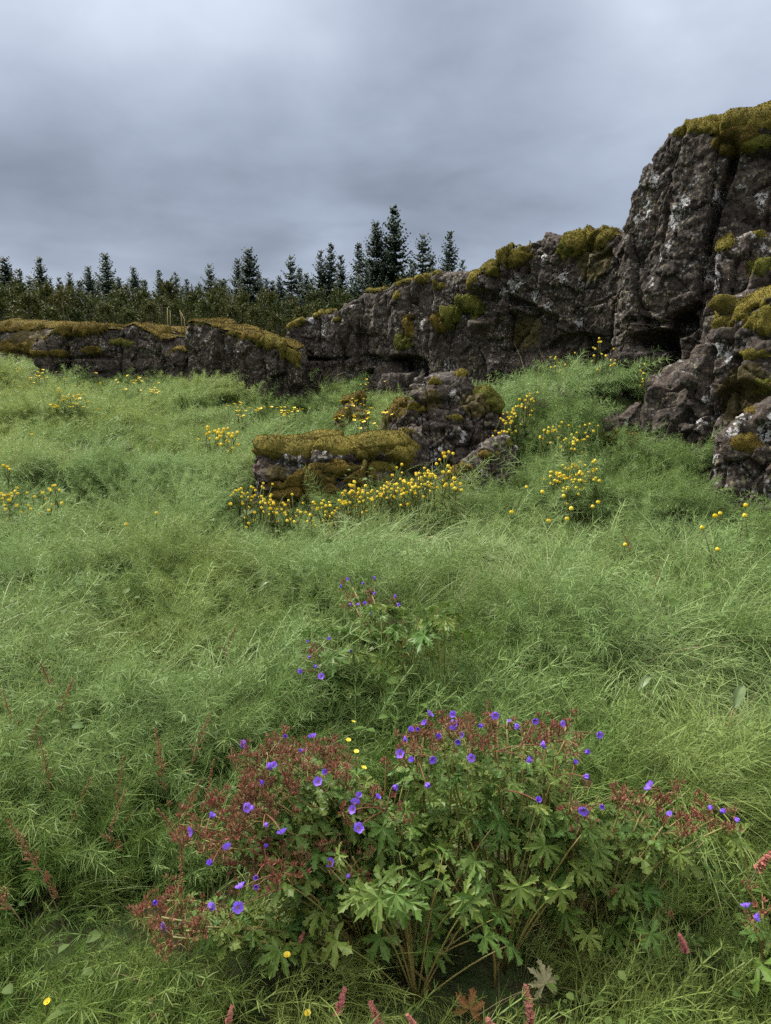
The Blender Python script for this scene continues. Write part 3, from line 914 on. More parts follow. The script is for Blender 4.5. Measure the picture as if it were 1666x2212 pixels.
def spruce_mesh(h, rmax, seed, whorl_step=0.30, full=1.0):
    r = np.random.default_rng(seed)
    tr = MB()
    n = 9
    wob = np.cumsum(r.normal(0, .012, (n, 2)), 0)
    tp = np.array([[wob[i, 0], wob[i, 1], h * i / (n - 1)] for i in range(n)])
    tr.tube(tp, 0.028 * h ** .5 * 1.6, 0.006, 6)
    vs, fs, tts = [], [], []
    cnt = 0
    z = 0.06 * h
    while z < h * 0.985:
        f = z / h
        rad = 1.62 * rmax * (1 - f) ** 0.8 * r.uniform(.78, 1.15) + 0.08
        nb = int(r.integers(7, 10)) if f < .88 else 5
        a0 = r.uniform(0, 6.28)
        for k in range(nb):
            if r.random() > full:
                continue
            L = rad * r.uniform(.7, 1.15)
            az = a0 + 6.283 * k / nb + r.normal(0, .2)
            zb = z + r.normal(0, whorl_step * .28)
            p0 = np.array([np.interp(zb, tp[:, 2], tp[:, 0]), np.interp(zb, tp[:, 2], tp[:, 1]), zb])
            el = 0.62 * f ** 2 - 0.16 + r.normal(0, .09)
            dh = np.array([math.cos(az), math.sin(az), 0])
            sidev = np.array([-math.sin(az), math.cos(az), 0])
            ns = max(3, int(L / 0.12))
            for i in range(ns + 1):
                s = i / ns
                q = p0 + dh * L * s + np.array([0, 0, L * (math.tan(el) * s + 0.28 * s * s - 0.12 * math.sin(s * 3.1))])
                tl = (0.11 + 0.30 * L * (1 - s) ** .8) * r.uniform(.7, 1.2)
                tl = min(tl, .42)
                for sg in ((-1, 1) if i < ns else (0,)):
                    d = sidev * sg * 0.8 + dh * (0.65 if sg else 1.0) + np.array([0, 0, r.normal(0.02, .16)])
                    d /= np.linalg.norm(d)
                    wd = np.cross(d, r.normal(0, 1, 3) * .6 + np.array([0, 0, 1.0]))
                    wd /= np.linalg.norm(wd)
                    w_ = r.uniform(.055, .10)
                    up = np.array([0, 0, w_ * .9])
                    # one needle spray: a narrow diamond with a raised ridge
                    vs += [q, q + d * tl * .45 + wd * w_, q + d * tl, q + d * tl * .45 - wd * w_, q + d * tl * .45 + up]
                    fs += [[cnt, cnt + 1, cnt + 4], [cnt + 1, cnt + 2, cnt + 4], [cnt + 2, cnt + 3, cnt + 4], [cnt + 3, cnt, cnt + 4]]
                    tts += [0, .5, 1, .5, .5]
                    cnt += 5
        z += .85 * whorl_step * r.uniform(.75, 1.25) * (1.0 if f < .75 else .8)
    # leader
    cr = mesh_from("crown", np.array(vs), np.array(fs), M_SPRUCE, False, {'tt': tts})
    return tr.build("trunk", M_BARK), cr


def pine_mesh(h, rmax, seed):
    r = np.random.default_rng(seed)
    tr = MB()
    tp = np.array([[0, 0, 0], [.03, 0, h * .4], [0.0, .04, h * .8], [.02, 0, h * .97]])
    tr.tube(tp, .07, .012, 6)
    vs, fs, tts = [], [], []
    cnt = 0
    nsh = int(150 * h / 3)
    for k in range(nsh):
        f = r.random() ** .8
        zc = h * (0.08 + .86 * f)
        rad = rmax * (1 - f ** 1.6 * .85) * math.sqrt(r.uniform(.15, 1))
        az = r.uniform(0, 6.28)
        c0 = np.array([rad * math.cos(az), rad * math.sin(az), zc + r.normal(0, .05)])
        ax = np.array([math.cos(az) * .55, math.sin(az) * .55, .75]) + r.normal(0, .18, 3)
        ax /= np.linalg.norm(ax)
        L = r.uniform(.28, .5)
        for i in range(18):
            s = r.random()
            q = c0 + ax * L * (s - .4)
            d = ax * .8 + r.normal(0, .62, 3)
            d /= np.linalg.norm(d)
            wd = np.cross(d, r.normal(0, 1, 3))
            wd /= np.linalg.norm(wd)
            nl = r.uniform(.10, .19) * (1.1 - .5 * s)
            w_ = .032
            vs += [q - wd * w_, q + wd * w_, q + d * nl]
            fs += [[cnt, cnt + 1, cnt + 2]]
            tts += [0, 0, 1]
            cnt += 3
    return tr.build("trunk", M_BARK), mesh_from("crown", np.array(vs), np.array(fs), M_PINE, False, {'tt': tts})


PROTO_S = [spruce_mesh(8.0, 1.25, 51), spruce_mesh(8.0, 1.45, 52, full=.92), spruce_mesh(8.0, 1.10, 53, .33), spruce_mesh(8.0, 1.55, 54, .28), spruce_mesh(8.0, 1.15, 55, .38, .8), spruce_mesh(8.0, 1.25, 56, .42, .72)]
PROTO_P = [pine_mesh(3.0, 1.0, 61), pine_mesh(3.0, 1.25, 62), pine_mesh(3.0, .9, 63)]


def plant_tree(kind, px, py_top, depth, proto, label, group, wide=1.0):
    top = P(px, py_top, depth)
    g = gz1(top[0], top[1]) - 0.1
    h = top[2] - g
    hp = 8.0 if kind == 'spruce_tree' else 3.0
    sc_ = h / hp
    tr, cr = (PROTO_S if kind == 'spruce_tree' else PROTO_P)[proto]
    o = thing(kind, label, "tree", (top[0], top[1], g), group, random.uniform(0, 6.28))
    o.scale = (sc_ * wide, sc_ * wide, sc_)
    link("trunk", tr, o)
    link("crown", cr, o)
    return o


SPR = "spruces standing behind the lava ridge"
NAMED = [
    (852, 448, 36, 0, "tallest spruce of the row, rising behind the ridge's moss caps", 1.0),
    (812, 476, 36, 3, "dense tall spruce just left of the tallest one", .85),
    (776, 524, 37, 2, "slim spruce left of the two tallest, above the ridge", .95),
    (915, 497, 37, 5, "thin open spruce just right of the tallest one", 1.05),
    (973, 498, 37, 4, "lone sparse spruce standing apart above the right end of the ridge", .9),
    (737, 550, 40, 2, "short slender spruce at the right of a close trio", .9),
    (714, 525, 41, 2, "narrow spruce in the middle of a close trio above the ridge", .9),
    (693, 540, 41, 4, "thin spruce at the left of a close trio above the ridge", .85),
    (628, 545, 42, 5, "gappy spruce with a bent bare leader between the trio and the broad one", .95),
    (537, 534, 40, 3, "broad full spruce tallest in the middle of the forest edge", 1.0),
    (513, 560, 41, 0, "slimmer spruce touching the left side of the broad full one", .9),
    (452, 564, 42, 5, "spruce with a long open top left of the broad pair", .9),
    (380, 583, 43, 5, "thin pale-topped spruce over the middle of the pines", .85),
    (343, 582, 43, 4, "open pointed spruce with a very thin tip over the pines", .9),
    (287, 575, 42, 3, "dark blunt-topped spruce right of the left-hand tall one", .75),
    (226, 545, 41, 1, "tall broad spruce of the forest's left half", .95),
    (190, 573, 42, 3, "bushy spruce leaning on the left of a taller broad one", .8),
    (84, 557, 42, 0, "pointed spruce towards the left edge above the pines", 1.0),
    (8, 553, 38, 3, "dark dense spruce cut by the left edge of the photo", 1.1),
    (603, 595, 42, 3, "dark round-topped spruce right of the broad full one", .7),
    (760, 600, 40, 2, "short spruce in front of the slim one above the ridge", .9),
]
for px_, py_, d_, pr, lab, wd in NAMED:
    plant_tree('spruce_tree', px_, py_, d_, pr, lab, SPR, wd)
for px_, py_, d_, pr in [(40, 580, 46, 2), (62, 590, 47, 5), (108, 600, 46, 4), (128, 598, 46, 2), (150, 590, 46, 0), (170, 605, 47, 2), (255, 600, 46, 0), (312, 604, 46, 2), (403, 602, 46, 4),
                         (430, 612, 46, 2), (480, 608, 46, 0), (575, 600, 46, 4), (590, 605, 45, 2), (648, 578, 45, 2), (662, 592, 45, 0), (675, 600, 44, 2), (20, 600, 44, 0), (362, 612, 46, 2), (560, 590, 46, 2), (700, 590, 44, 0),
                         (890, 560, 40, 2), (795, 560, 41, 0), (935, 550, 40, 4), (832, 540, 40, 2), (272, 610, 45, 3), (210, 605, 45, 3), (-40, 560, 42, 1), (-90, 570, 42, 0), (1000, 560, 42, 4)]:
    plant_tree('spruce_tree', px_, py_, d_ + random.uniform(-1, 1), pr, "small dark spruce filling the rank between the taller spruces", "small spruces filling the forest rank", random.uniform(.85, 1.15))
r_ = np.random.default_rng(9)
for i in range(44):
    plant_tree('spruce_tree', -70 + 800 * (i + .5) / 44 + r_.normal(0, 5), 614 + r_.normal(0, 9) - (16 if i < 6 else 0), 50 + r_.uniform(-2, 2), i % 6, "small dark spruce in the dense back rank of the forest", "spruces in the forest's back rank", r_.uniform(1.1, 1.5))
PN = "pines in front of the spruces"
r_ = np.random.default_rng(5)
for i in range(46):
    px_ = -60 + 830 * (i + .5) / 46 + r_.normal(0, 6)
    row = i % 3
    d_ = (27, 30.5, 34)[row] + r_.uniform(-1, 1)
    py_ = (655, 636, 620)[row] + r_.normal(0, 9) - (14 if px_ < 60 else 0) + (8 if px_ > 600 else 0)
    plant_tree('pine_tree', px_, py_, d_, i % 3, "bushy olive-green pine in the low belt in front of the spruces", PN, r_.uniform(.9, 1.25))
for px_, py_ in ((790, 640), (815, 625), (845, 612), (880, 600), (925, 590)):
    plant_tree('pine_tree', px_, py_, 33, 1, "bushy olive-green pine showing just above the moss caps of the ridge", PN, 1.1)

# dead pale twigs standing on the low wall
M_STRAW = leafy("straw", (0.30, 0.24, 0.12), (0.42, 0.35, 0.2), rough=.7, transl=.1, spec=.1)
for px_, h_, lab in ((362, .34, "bleached dead twig with a bent tip on the low lava wall"), (368, .28, "short bleached dead twig beside the bent one on the wall"), (392, .3, "bleached dead twig standing alone right of the pair on the wall"),
                     (398, .25, "bleached dead twig nearest the tilted slab on the wall")):
    p_ = P(px_, 705, 13.4)
    mb = MB()
    mb.tube([(0, 0, -.12), (.01, 0, h_ * .5), (random.uniform(-.06, .04), 0, h_)], .012, .006, 5)
    o = link("dead_twig", mb.build("dead_twig", M_STRAW), None, p_)
    tag(o, lab, "twig", "dead twigs on the low wall")

# ------------------------------------------------------------------ grass (uncountable: geometry-node scatter)
M_GRASS = leafy("meadow_grass", (0.075, 0.140, 0.024), (0.270, 0.375, 0.155), (0.285, 0.315, 0.080), rough=.48, transl=.3, spec=.26, inst=True)
M_TAIL = leafy("horsetail", (0.070, 0.140, 0.026), (0.260, 0.372, 0.150), (0.270, 0.310, 0.078), rough=.55, transl=.3, spec=.2, inst=True)


def blades_mesh(name, seed, n, rad, lmin, lmax, width, spread, e0, e1, seg, mat):
    """tuft of arching blades leaning towards +X"""
    r = np.random.default_rng(seed)
    V, F, T = [], [], []
    c = 0
    for _ in range(n):
        az = r.normal(0, spread)
        L = r.uniform(lmin, lmax)
        a, b_ = r.normal(e0, .16), r.normal(e1, .22)
        rr = rad * math.sqrt(r.random())
        th = r.uniform(0, 6.28)
        p_ = np.array([rr * math.cos(th), rr * math.sin(th), -.02])
        dh = np.array([math.cos(az), math.sin(az), 0])
        tw = r.uniform(-.7, .7)
        wd0 = np.array([-math.sin(az), math.cos(az), 0]) * math.cos(tw) + np.array([0, 0, 1]) * math.sin(tw)
        for i in range(seg + 1):
            s = i / seg
            w_ = width * (1 - s ** 2.2) * r.uniform(.85, 1.1) + width * .08
            V += [p_ - wd0 * w_ / 2, p_ + wd0 * w_ / 2]
            T += [s, s]
            if i < seg:
                F.append([c + 2 * i, c + 2 * i + 1, c + 2 * i + 3, c + 2 * i + 2])
            el = a + (b_ - a) * s
            p_ = p_ + (dh * math.sin(el) + np.array([0, 0, math.cos(el)])) * L / seg
        c += 2 * (seg + 1)
    return mesh_from(name, np.array(V), np.array(F), mat, True, {'tt': T})


def tail_mesh(name, seed, n, rad, hmin, hmax, whorls, nb, bl, width, mat):
    """horsetail shoots: a leaning stem carrying whorls of thread-like branches"""
    r = np.random.default_rng(seed)
    V, F, T = [], [], []
    c = 0
    for _ in range(n):
        H = r.uniform(hmin, hmax)
        az = r.normal(0, .5)
        a, b_ = r.uniform(.1, .5), r.uniform(.7, 1.45)
        rr = rad * math.sqrt(r.random())
        th = r.uniform(0, 6.28)
        p_ = np.array([rr * math.cos(th), rr * math.sin(th), -.02])
        dh = np.array([math.cos(az), math.sin(az), 0])
        side = np.array([-math.sin(az), math.cos(az), 0])
        for i in range(whorls + 1):
            s = i / whorls
            el = a + (b_ - a) * s
            tng = dh * math.sin(el) + np.array([0, 0, math.cos(el)])
            nrm = np.cross(tng, side)
            pn = p_ + tng * H / whorls
            V += [p_ - side * width * .8, p_ + side * width * .8, pn + side * width * .7, pn - side * width * .7]
            F.append([c, c + 1, c + 2, c + 3])
            T += [s] * 4
            c += 4
            if s > .25:
                k0 = r.uniform(0, 6.28)
                L = bl * (1.15 - .75 * s)
                for k in range(nb):
                    an = k0 + 6.283 * k / nb + r.normal(0, .25)
                    out = side * math.cos(an) + nrm * math.sin(an)
                    d1 = out * .8 + tng * .6
                    d2 = out * .75 + tng * .7 - np.array([0, 0, .25])
                    Lk = L * r.uniform(.7, 1.2)
                    m_ = pn + d1 * Lk * .5
                    e_ = m_ + d2 * Lk * .5
                    wv = np.cross(d1, r.normal(0, 1, 3))
                    wv = wv / np.linalg.norm(wv) * width * .55
                    V += [pn - wv, pn + wv, m_ + wv * .9, m_ - wv * .9, e_ + wv * .35, e_ - wv * .35]
                    F += [[c, c + 1, c + 2, c + 3], [c + 3, c + 2, c + 4, c + 5]]
                    T += [s] * 6
                    c += 6
            p_ = pn
    return mesh_from(name, np.array(V), np.array(F), mat, True, {'tt': T})


def tuft_collection(cname, meshes):
    cl_ = bpy.data.collections.new(cname)
    for i, me in enumerate(meshes):
        o = bpy.data.objects.new(f"{cname}_{i:02d}", me)
        cl_.objects.link(o)
    return cl_


def weed_mesh(name, seed, n, rad, size, mat):
    """low broad-leaved weed: short petioles with folded round-toothed leaves"""
    r = np.random.default_rng(seed)
    V, F, T = [], [], []
    c = 0
    for _ in range(n):
        az, el = r.uniform(0, 6.28), r.uniform(.2, .9)
        h = r.uniform(.10, .26)
        p0 = np.array([rad * r.normal(), rad * r.normal(), h])
        dh = np.array([math.cos(az) * math.cos(el), math.sin(az) * math.cos(el), math.sin(el) * .5])
        sd = np.array([-math.sin(az), math.cos(az), r.normal(0, .3)])
        L = size * r.uniform(.7, 1.3)
        for k, (a, w) in enumerate(((0, .02), (.3, .26), (.65, .30), (1, .03))):
            m_ = p0 + dh * L * a - np.array([0, 0, .25 * L * a * a])
            V += [m_ - sd * L * w + np.array([0, 0, .1 * L * w * 3]), m_, m_ + sd * L * w + np.array([0, 0, .1 * L * w * 3])]
            T += [a] * 3
            if k:
                b_ = c + 3 * k
                F += [[b_ - 3, b_ - 2, b_ + 1, b_], [b_ - 2, b_ - 1, b_ + 2, b_ + 1]]
        c += 12
    return mesh_from(name, np.array(V), np.array(F), mat, True, {'tt': T})


M_DRY = leafy("dry_grass", (0.20, 0.17, 0.08), (0.34, 0.28, 0.14), (0.22, 0.15, 0.07), rough=.6, transl=.2, inst=True)
M_WEED = leafy("meadow_weed", (0.035, 0.08, 0.016), (0.08, 0.145, 0.03), (0.11, 0.14, 0.03), rough=.6, transl=.3, spec=.15, inst=True)
C_NEAR = tuft_collection("near_tuft", [blades_mesh("tuft", 201, 30, .07, .24, .46, .0034, .5, .35, 1.75, 6, M_GRASS), blades_mesh("tuft", 202, 26, .07, .26, .46, .0030, .35, .6, 1.85, 6, M_GRASS),
                                       blades_mesh("tuft", 203, 34, .08, .15, .32, .0030, .9, .25, 1.3, 5, M_GRASS),
                                       tail_mesh("tuft", 204, 4, .07, .22, .36, 10, 8, .075, .0019, M_TAIL), tail_mesh("tuft", 205, 5, .08, .18, .30, 9, 8, .065, .0019, M_TAIL), tail_mesh("tuft", 206, 4, .06, .24, .38, 11, 7, .085, .0018, M_TAIL),
                                       blades_mesh("tuft", 207, 7, .09, .25, .5, .0022, 1.6, .3, 1.5, 5, M_DRY), weed_mesh("tuft", 208, 12, .06, .030, M_WEED)])
C_FAR = tuft_collection("far_tuft", [blades_mesh("tuft", 211, 30, .10, .20, .38, .0055, .55, .35, 1.6, 4, M_GRASS), blades_mesh("tuft", 212, 26, .10, .24, .42, .0050, .4, .6, 1.8, 4, M_GRASS), blades_mesh("tuft", 213, 34, .11, .14, .28, .0050, .9, .25, 1.3, 4, M_GRASS),
                                     tail_mesh("tuft", 214, 5, .10, .18, .30, 8, 8, .085, .0030, M_TAIL), tail_mesh("tuft", 215, 6, .11, .14, .26, 7, 8, .08, .0030, M_TAIL), tail_mesh("tuft", 216, 5, .09, .20, .32, 8, 7, .095, .0028, M_TAIL),
                                     blades_mesh("tuft", 217, 6, .12, .25, .42, .0040, 1.6, .2, 1.2, 4, M_DRY), weed_mesh("tuft", 218, 14, .08, .06, M_WEED)])


def scatter(name, label, pts, rot, scl, idx, tint, dry, coll):
    me = bpy.data.meshes.new(name)
    me.vertices.add(len(pts))
    me.vertices.foreach_set('co', np.asarray(pts, np.float32).ravel())
    for an, typ, key, arr in (('rot', 'FLOAT_VECTOR', 'vector', rot), ('scl', 'FLOAT', 'value', scl), ('idx', 'INT', 'value', idx), ('tint', 'FLOAT', 'value', tint), ('dry', 'FLOAT', 'value', dry)):
        a = me.attributes.new(an, typ, 'POINT')
        a.data.foreach_set(key, np.asarray(arr, np.int32 if typ == 'INT' else np.float32).ravel())
    o = link(name, me)
    tag(o, label, "grass", kind='stuff')
    ng = bpy.data.node_groups.new(name, 'GeometryNodeTree')
    ng.interface.new_socket("Geometry", in_out='INPUT', socket_type='NodeSocketGeometry')
    ng.interface.new_socket("Geometry", in_out='OUTPUT', socket_type='NodeSocketGeometry')
    N, Lk = ng.nodes, ng.links
    gi, go = N.new('NodeGroupInput'), N.new('NodeGroupOutput')
    ci = N.new('GeometryNodeCollectionInfo')
    ci.inputs['Collection'].default_value = coll
    ci.inputs['Separate Children'].default_value = True
    ci.inputs['Reset Children'].default_value = True
    ip = N.new('GeometryNodeInstanceOnPoints')
    ip.inputs['Pick Instance'].default_value = True

    def named(an, typ):
        nd = N.new('GeometryNodeInputNamedAttribute')
        nd.data_type = typ
        nd.inputs['Name'].default_value = an
        return nd.outputs['Attribute']
    e2r = N.new('FunctionNodeEulerToRotation')
    Lk.new(named('rot', 'FLOAT_VECTOR'), e2r.inputs[0])
    Lk.new(gi.outputs[0], ip.inputs['Points'])
    Lk.new(ci.outputs[0], ip.inputs['Instance'])
    Lk.new(named('idx', 'INT'), ip.inputs['Instance Index'])
    Lk.new(e2r.outputs[0], ip.inputs['Rotation'])
    Lk.new(named('scl', 'FLOAT'), ip.inputs['Scale'])
    Lk.new(ip.outputs[0], go.inputs[0])
    md = o.modifiers.new("scatter", 'NODES')
    md.node_group = ng
    return o


def inside_rock(x, y):
    bad = np.zeros(len(x), bool)
    for path, hw in ROCK_FOOT:
        lo, hi = path.min(0) - hw, path.max(0) + hw
        sel = np.where((x > lo[0]) & (x < hi[0]) & (y > lo[1]) & (y < hi[1]))[0]
        if len(sel):
            d2 = ((x[sel, None] - path[None, :, 0]) ** 2 + (y[sel, None] - path[None, :, 1]) ** 2).min(1)
            bad[sel] |= d2 < (hw * .86) ** 2
    return bad


def blob(x, y, cx, cy, rx, ry):
    return np.exp(-(((x - cx) / rx) ** 2 + ((y - cy) / ry) ** 2))


GER_C = [PZ(1080, 1960, .1), PZ(820, 1990, .1), PZ(1250, 2000, .1), PZ(650, 1930, .1), PZ(860, 1480, .15), PZ(960, 2050, .1)]


def grass_band(name, label, y0, y1, dens, coll, scale, seed):
    r = np.random.default_rng(seed)
    area = 0
    xm = 0.58 * y1 + 1.3
    n = int(dens * 2 * xm * (y1 - y0))
    x = r.uniform(-xm, xm, n)
    y = r.uniform(y0, y1, n)
    ok = np.abs(x) < 0.58 * y + 1.1
    ok &= ~inside_rock(x, y)
    ger = np.zeros(n)
    for g in GER_C[:4] + GER_C[5:]:
        ger = np.maximum(ger, blob(x, y, g[0], g[1] - .03, .27, .23))
    for a_, b_ in ((790, 1560), (870, 1480), (910, 1510), (760, 1500), (830, 1420)):
        g = PZ(a_, b_, .15)
        ger = np.maximum(ger, .9 * blob(x, y, g[0], g[1], .14, .14))
    ok &= r.random(n) > ger * 1.05
    ok &= r.random(n) > .75 * sstep(.12, .45, -fbm(np.stack([x * 3.6, y * 4.6, np.zeros(n)], 1), 91, 2))
    x, y, ger = x[ok], y[ok], ger[ok]
    n = len(x)
    z = gz(x, y)
    e = .06
    sx = (gz(x + e, y) - gz(x - e, y)) / (2 * e)
    sy = (gz(x, y + e) - gz(x, y - e)) / (2 * e)
    q = np.stack([x, y, np.zeros(n)], 1)
    # direction in which the wet sward has been laid: coherent swirls, mostly to the right and downhill
    ang = -0.45 + 1.5 * fbm(q * .9, 40, 2) + 1.7 * fbm(q * 2.6, 43, 2)
    dsl = np.arctan2(-sy, -sx)
    steep = np.clip(np.hypot(sx, sy) * 1.2, 0, .75)
    vx = np.cos(ang) * (1 - steep) + np.cos(dsl) * steep
    vy = np.sin(ang) * (1 - steep) + np.sin(dsl) * steep
    ang = np.arctan2(vy, vx) + r.normal(0, .42, n)
    mixn = fbm(q * .8 + 50, 46, 3) + .25 * sstep(4, 7, y) + .6 * sstep(.4, 1.3, x) * sstep(1.9, 2.8, y)
    tail = (mixn + r.normal(0, .22, n)) > 0.02
    idx = np.where(tail, r.integers(3, 6, n), r.integers(0, 3, n))
    u_ = r.random(n)
    idx = np.where(u_ < .045, 6, np.where((u_ < .068) & (y < 6), 7, idx))
    lay = fbm(q * 1.1 + 90, 55, 2)
    tilt = np.clip(.25 + .55 * lay, -.1, .8) * np.where(tail, .6, 1.0) + r.normal(0, .12, n)
    rot = np.stack([r.normal(0, .12, n), tilt, ang], 1)
    tuf = fbm(np.stack([x * 3.6, y * 4.6, np.zeros(n)], 1), 91, 2)
    scl = scale * (1 + .55 * tuf) * r.uniform(.75, 1.2, n) * (1 - .35 * ger) * (.72 + .28 * sstep(1.2, 2.0, y)) * (1.0 + .15 * fbm(q * 1.6, 60, 2))
    # colour: silvery green where it is laid flat, deeper on the bank by the rocks, yellowish in drifts
    tint = .50 + .38 * fbm(q * .8 + 120, 70, 3) + .34 * fbm(q * 2.6, 75, 2) + r.normal(0, .12, n) + .45 * tuf + .15 * sstep(-.3, -1.5, x) * sstep(4.5, 7, y)  # tuf term paints shading into the tint: tall tufts lighter, gaps between darker
    c_ = P(850, 1180, 4.6)
    tint += .35 * blob(x, y, c_[0], c_[1], 1.2, .8) - .06 * sstep(.9, 2.2, x) * sstep(4.4, 5.2, y) - .58 * sstep(2.7, 1.3, y)
    dry = np.clip(.12 + .5 * fbm(q * .9 + 200, 80, 3) + r.normal(0, .12, n), 0, 1)
    c2 = P(1150, 1380, 3.0)
    dry *= 1 - .8 * blob(x, y, c2[0], c2[1], 1.6, 1.2)
    tint -= .12 * blob(x, y, c2[0], c2[1], 1.6, 1.2)
    dry *= 1 - .75 * sstep(.6, 2.0, x) * sstep(4.2, 5.2, y)
    dry += .25 * sstep(-1.0, -3.5, x) * sstep(6.5, 9, y)
    return scatter(name, label, np.stack([x, y, z - .01], 1), rot, scl, idx, np.clip(tint, 0, 1), np.clip(dry, 0, .9), coll)


grass_band("meadow_grass", "wet fine grass and horsetail laid over in swirls in the near meadow", 0.75, 3.2, 620, C_NEAR, 1.0, 301)
grass_band("meadow_grass", "soft grass and horsetail over the hummocks in the middle of the meadow", 3.2, 6.6, 300, C_NEAR, 1.05, 302)
grass_band("meadow_grass", "pale feathery grass and horsetail on the far slopes below the rocks", 6.6, 14.0, 120, C_FAR, 1.15, 303)

# ------------------------------------------------------------------ wild geraniums
M_GLEAF = leafy("geranium_leaf", (0.030, 0.088, 0.014), (0.068, 0.145, 0.024), (0.140, 0.165, 0.030), rough=.5, transl=.3, spec=.28, vein=True)
M_GLEAF_OLD = leafy("pale_leaf", (0.15, 0.17, 0.08), (0.22, 0.22, 0.12), (0.25, 0.2, 0.1), rough=.6, transl=.25, spec=.2, vein=True)
M_DEADLEAF = leafy("withered_leaf", (0.20, 0.09, 0.03), (0.28, 0.15, 0.05), (0.26, 0.12, 0.05), rough=.6, transl=.3, spec=.2, vein=True)
M_GSTEM = leafy("geranium_stem", (0.12, 0.15, 0.035), (0.24, 0.235, 0.06), (0.20, 0.13, 0.045), rough=.5, transl=.05, spec=.3)
M_RED = leafy("red_calyx", (0.15, 0.034, 0.028), (0.25, 0.075, 0.058), (0.19, 0.11, 0.05), rough=.55, transl=.2, spec=.25)
M_PETAL, t = new_mat("violet_petal")
tt_ = t.n('ShaderNodeAttribute', attribute_name='tt').outputs['Fac']
rnd = t.n('ShaderNodeObjectInfo').outputs['Random']
c = t.mix(rnd, (0.24, 0.13, 0.86), (0.36, 0.18, 0.82))
c = t.mix(t.step(tt_, .38, .05), c, (0.62, 0.45, 0.75))
vn = t.n('ShaderNodeAttribute', attribute_name='vein').outputs['Fac']
c = t.mix(t.math('MULTIPLY', vn, .4), c, (0.11, 0.045, 0.42))
b = t.n('ShaderNodeBsdfPrincipled', {'Base Color': c, 'Roughness': 0.5, 'Specular IOR Level': 0.2})
tr = t.n('ShaderNodeBsdfTranslucent', {'Color': c})
t.n('ShaderNodeOutputMaterial', {0: t.n('ShaderNodeMixShader', {0: .4, 1: b.outputs[0], 2: tr.outputs[0]}).outputs[0]})


def geranium_leaf(seed, lobes=7, cut=.42, mat=None):
    """palmately cut leaf of unit radius, base at the origin, spread round +X, with toothed lobes and folded midribs"""
    r = np.random.default_rng(seed)
    span = R(292)
    V, F, ve, tt = [(0, 0, 0)], [], [1.0], [0.0]
    ring = []
    for i in range(lobes):
        a = -span / 2 + span * (i + .5) / lobes
        ln = (1.0 - .22 * abs(i - (lobes - 1) / 2) / (lobes / 2)) * r.uniform(.92, 1.08)
        wd = span / lobes * .5
        k = [(-.96, cut), (-.66, ln * .56), (-.86, ln * .68), (-.46, ln * .70), (-.52, ln * .84), (-.20, ln * .86), (0, ln * 1.0), (.20, ln * .85), (.50, ln * .83), (.45, ln * .69), (.84, ln * .67), (.64, ln * .55)]
        mids = len(V)
        dz = .0
        V.append((.5 * ln * math.cos(a), .5 * ln * math.sin(a), -.035))
        ve.append(1.0)
        tt.append(.5)
        out = []
        for u_, rad in k:
            aa = a + u_ * wd * r.uniform(.92, 1.05)
            rad *= r.uniform(.96, 1.04)
            V.append((rad * math.cos(aa), rad * math.sin(aa), .10 * abs(u_) - r.uniform(.1, .34) * rad * rad + r.normal(0, .025)))
            ve.append(.75 if u_ == 0 else 0.0)
            tt.append(rad)
            out.append(len(V) - 1)
        F.append([0, out[0], mids])
        for a1, b1 in zip(out[:-1], out[1:]):
            F.append([mids, a1, b1])
        F.append([mids, out[-1], 0])
        ring.append(out)
    for o1, o2 in zip(ring[:-1], ring[1:]):
        F.append([0, o1[-1], o2[0]])
    return mesh_from("leaf", np.array(V, float), F, mat or M_GLEAF, False, {'vein': ve, 'tt': tt})


LEAVES = [geranium_leaf(1, 7, .27), geranium_leaf(2, 7, .22), geranium_leaf(3, 5, .22), geranium_leaf(4, 7, .32)]
BRACTS = [geranium_leaf(5, 5, .22), geranium_leaf(6, 3, .2)]
LEAF_PALE = geranium_leaf(7, 7, .4, M_GLEAF_OLD)
LEAF_DEAD = geranium_leaf(8, 5, .4, M_DEADLEAF)


def petal_mesh(cup, seed):
    r = np.random.default_rng(seed)
    V, ve, tt = [], [], []
    n, k = 5, 5
    for i in range(n):
        s = i / (n - 1)
        wid = .24 + .60 * math.sin(min(s * 1.25, 1) * math.pi * .5) - .30 * max(0, s - .78) / .22
        for j in range(k):
            u_ = j / (k - 1) * 2 - 1
            out = s * math.sin(cup) + .04
            up = s * math.cos(cup) * .98
            curl = -.14 * s * s * (1 if cup > .9 else .4)
            V.append((out + .16 * u_ * u_ * s * -math.cos(cup), u_ * wid * .5, up + curl + .10 * u_ * u_ * s * math.sin(cup) - (.06 * s if abs(u_) < .1 else 0)))
            ve.append(1.0 if j % 2 == 0 and 0 < s < .9 else 0.0)
            tt.append(s)
    F = [[i * k + j, i * k + j + 1, (i + 1) * k + j + 1, (i + 1) * k + j] for i in range(n - 1) for j in range(k - 1)]
    return mesh_from("petal", np.array(V), F, M_PETAL, True, {'vein': ve, 'tt': tt})


PETALS = [petal_mesh(c_, i) for i, c_ in enumerate((.32, .48, .66, .9))]


def calyx_mesh():
    mb = MB()
    for k in range(5):
        a = k * 1.2566
        d = np.array([math.cos(a), math.sin(a), 0])
        s_ = np.array([-math.sin(a), math.cos(a), 0])
        mb.add([(0, 0, -.12), d * .22 + s_ * .16 + np.array([0, 0, .16]), d * .40 + np.array([0, 0, .52]), d * .22 - s_ * .16 + np.array([0, 0, .16])], [[0, 1, 2, 3]])
    mb.tube([(0, 0, -.1), (0, 0, .35), (0, 0, .7)], .07, .03, 5)
    return mb.build("flower", M_RED, False)


CALYX = calyx_mesh()


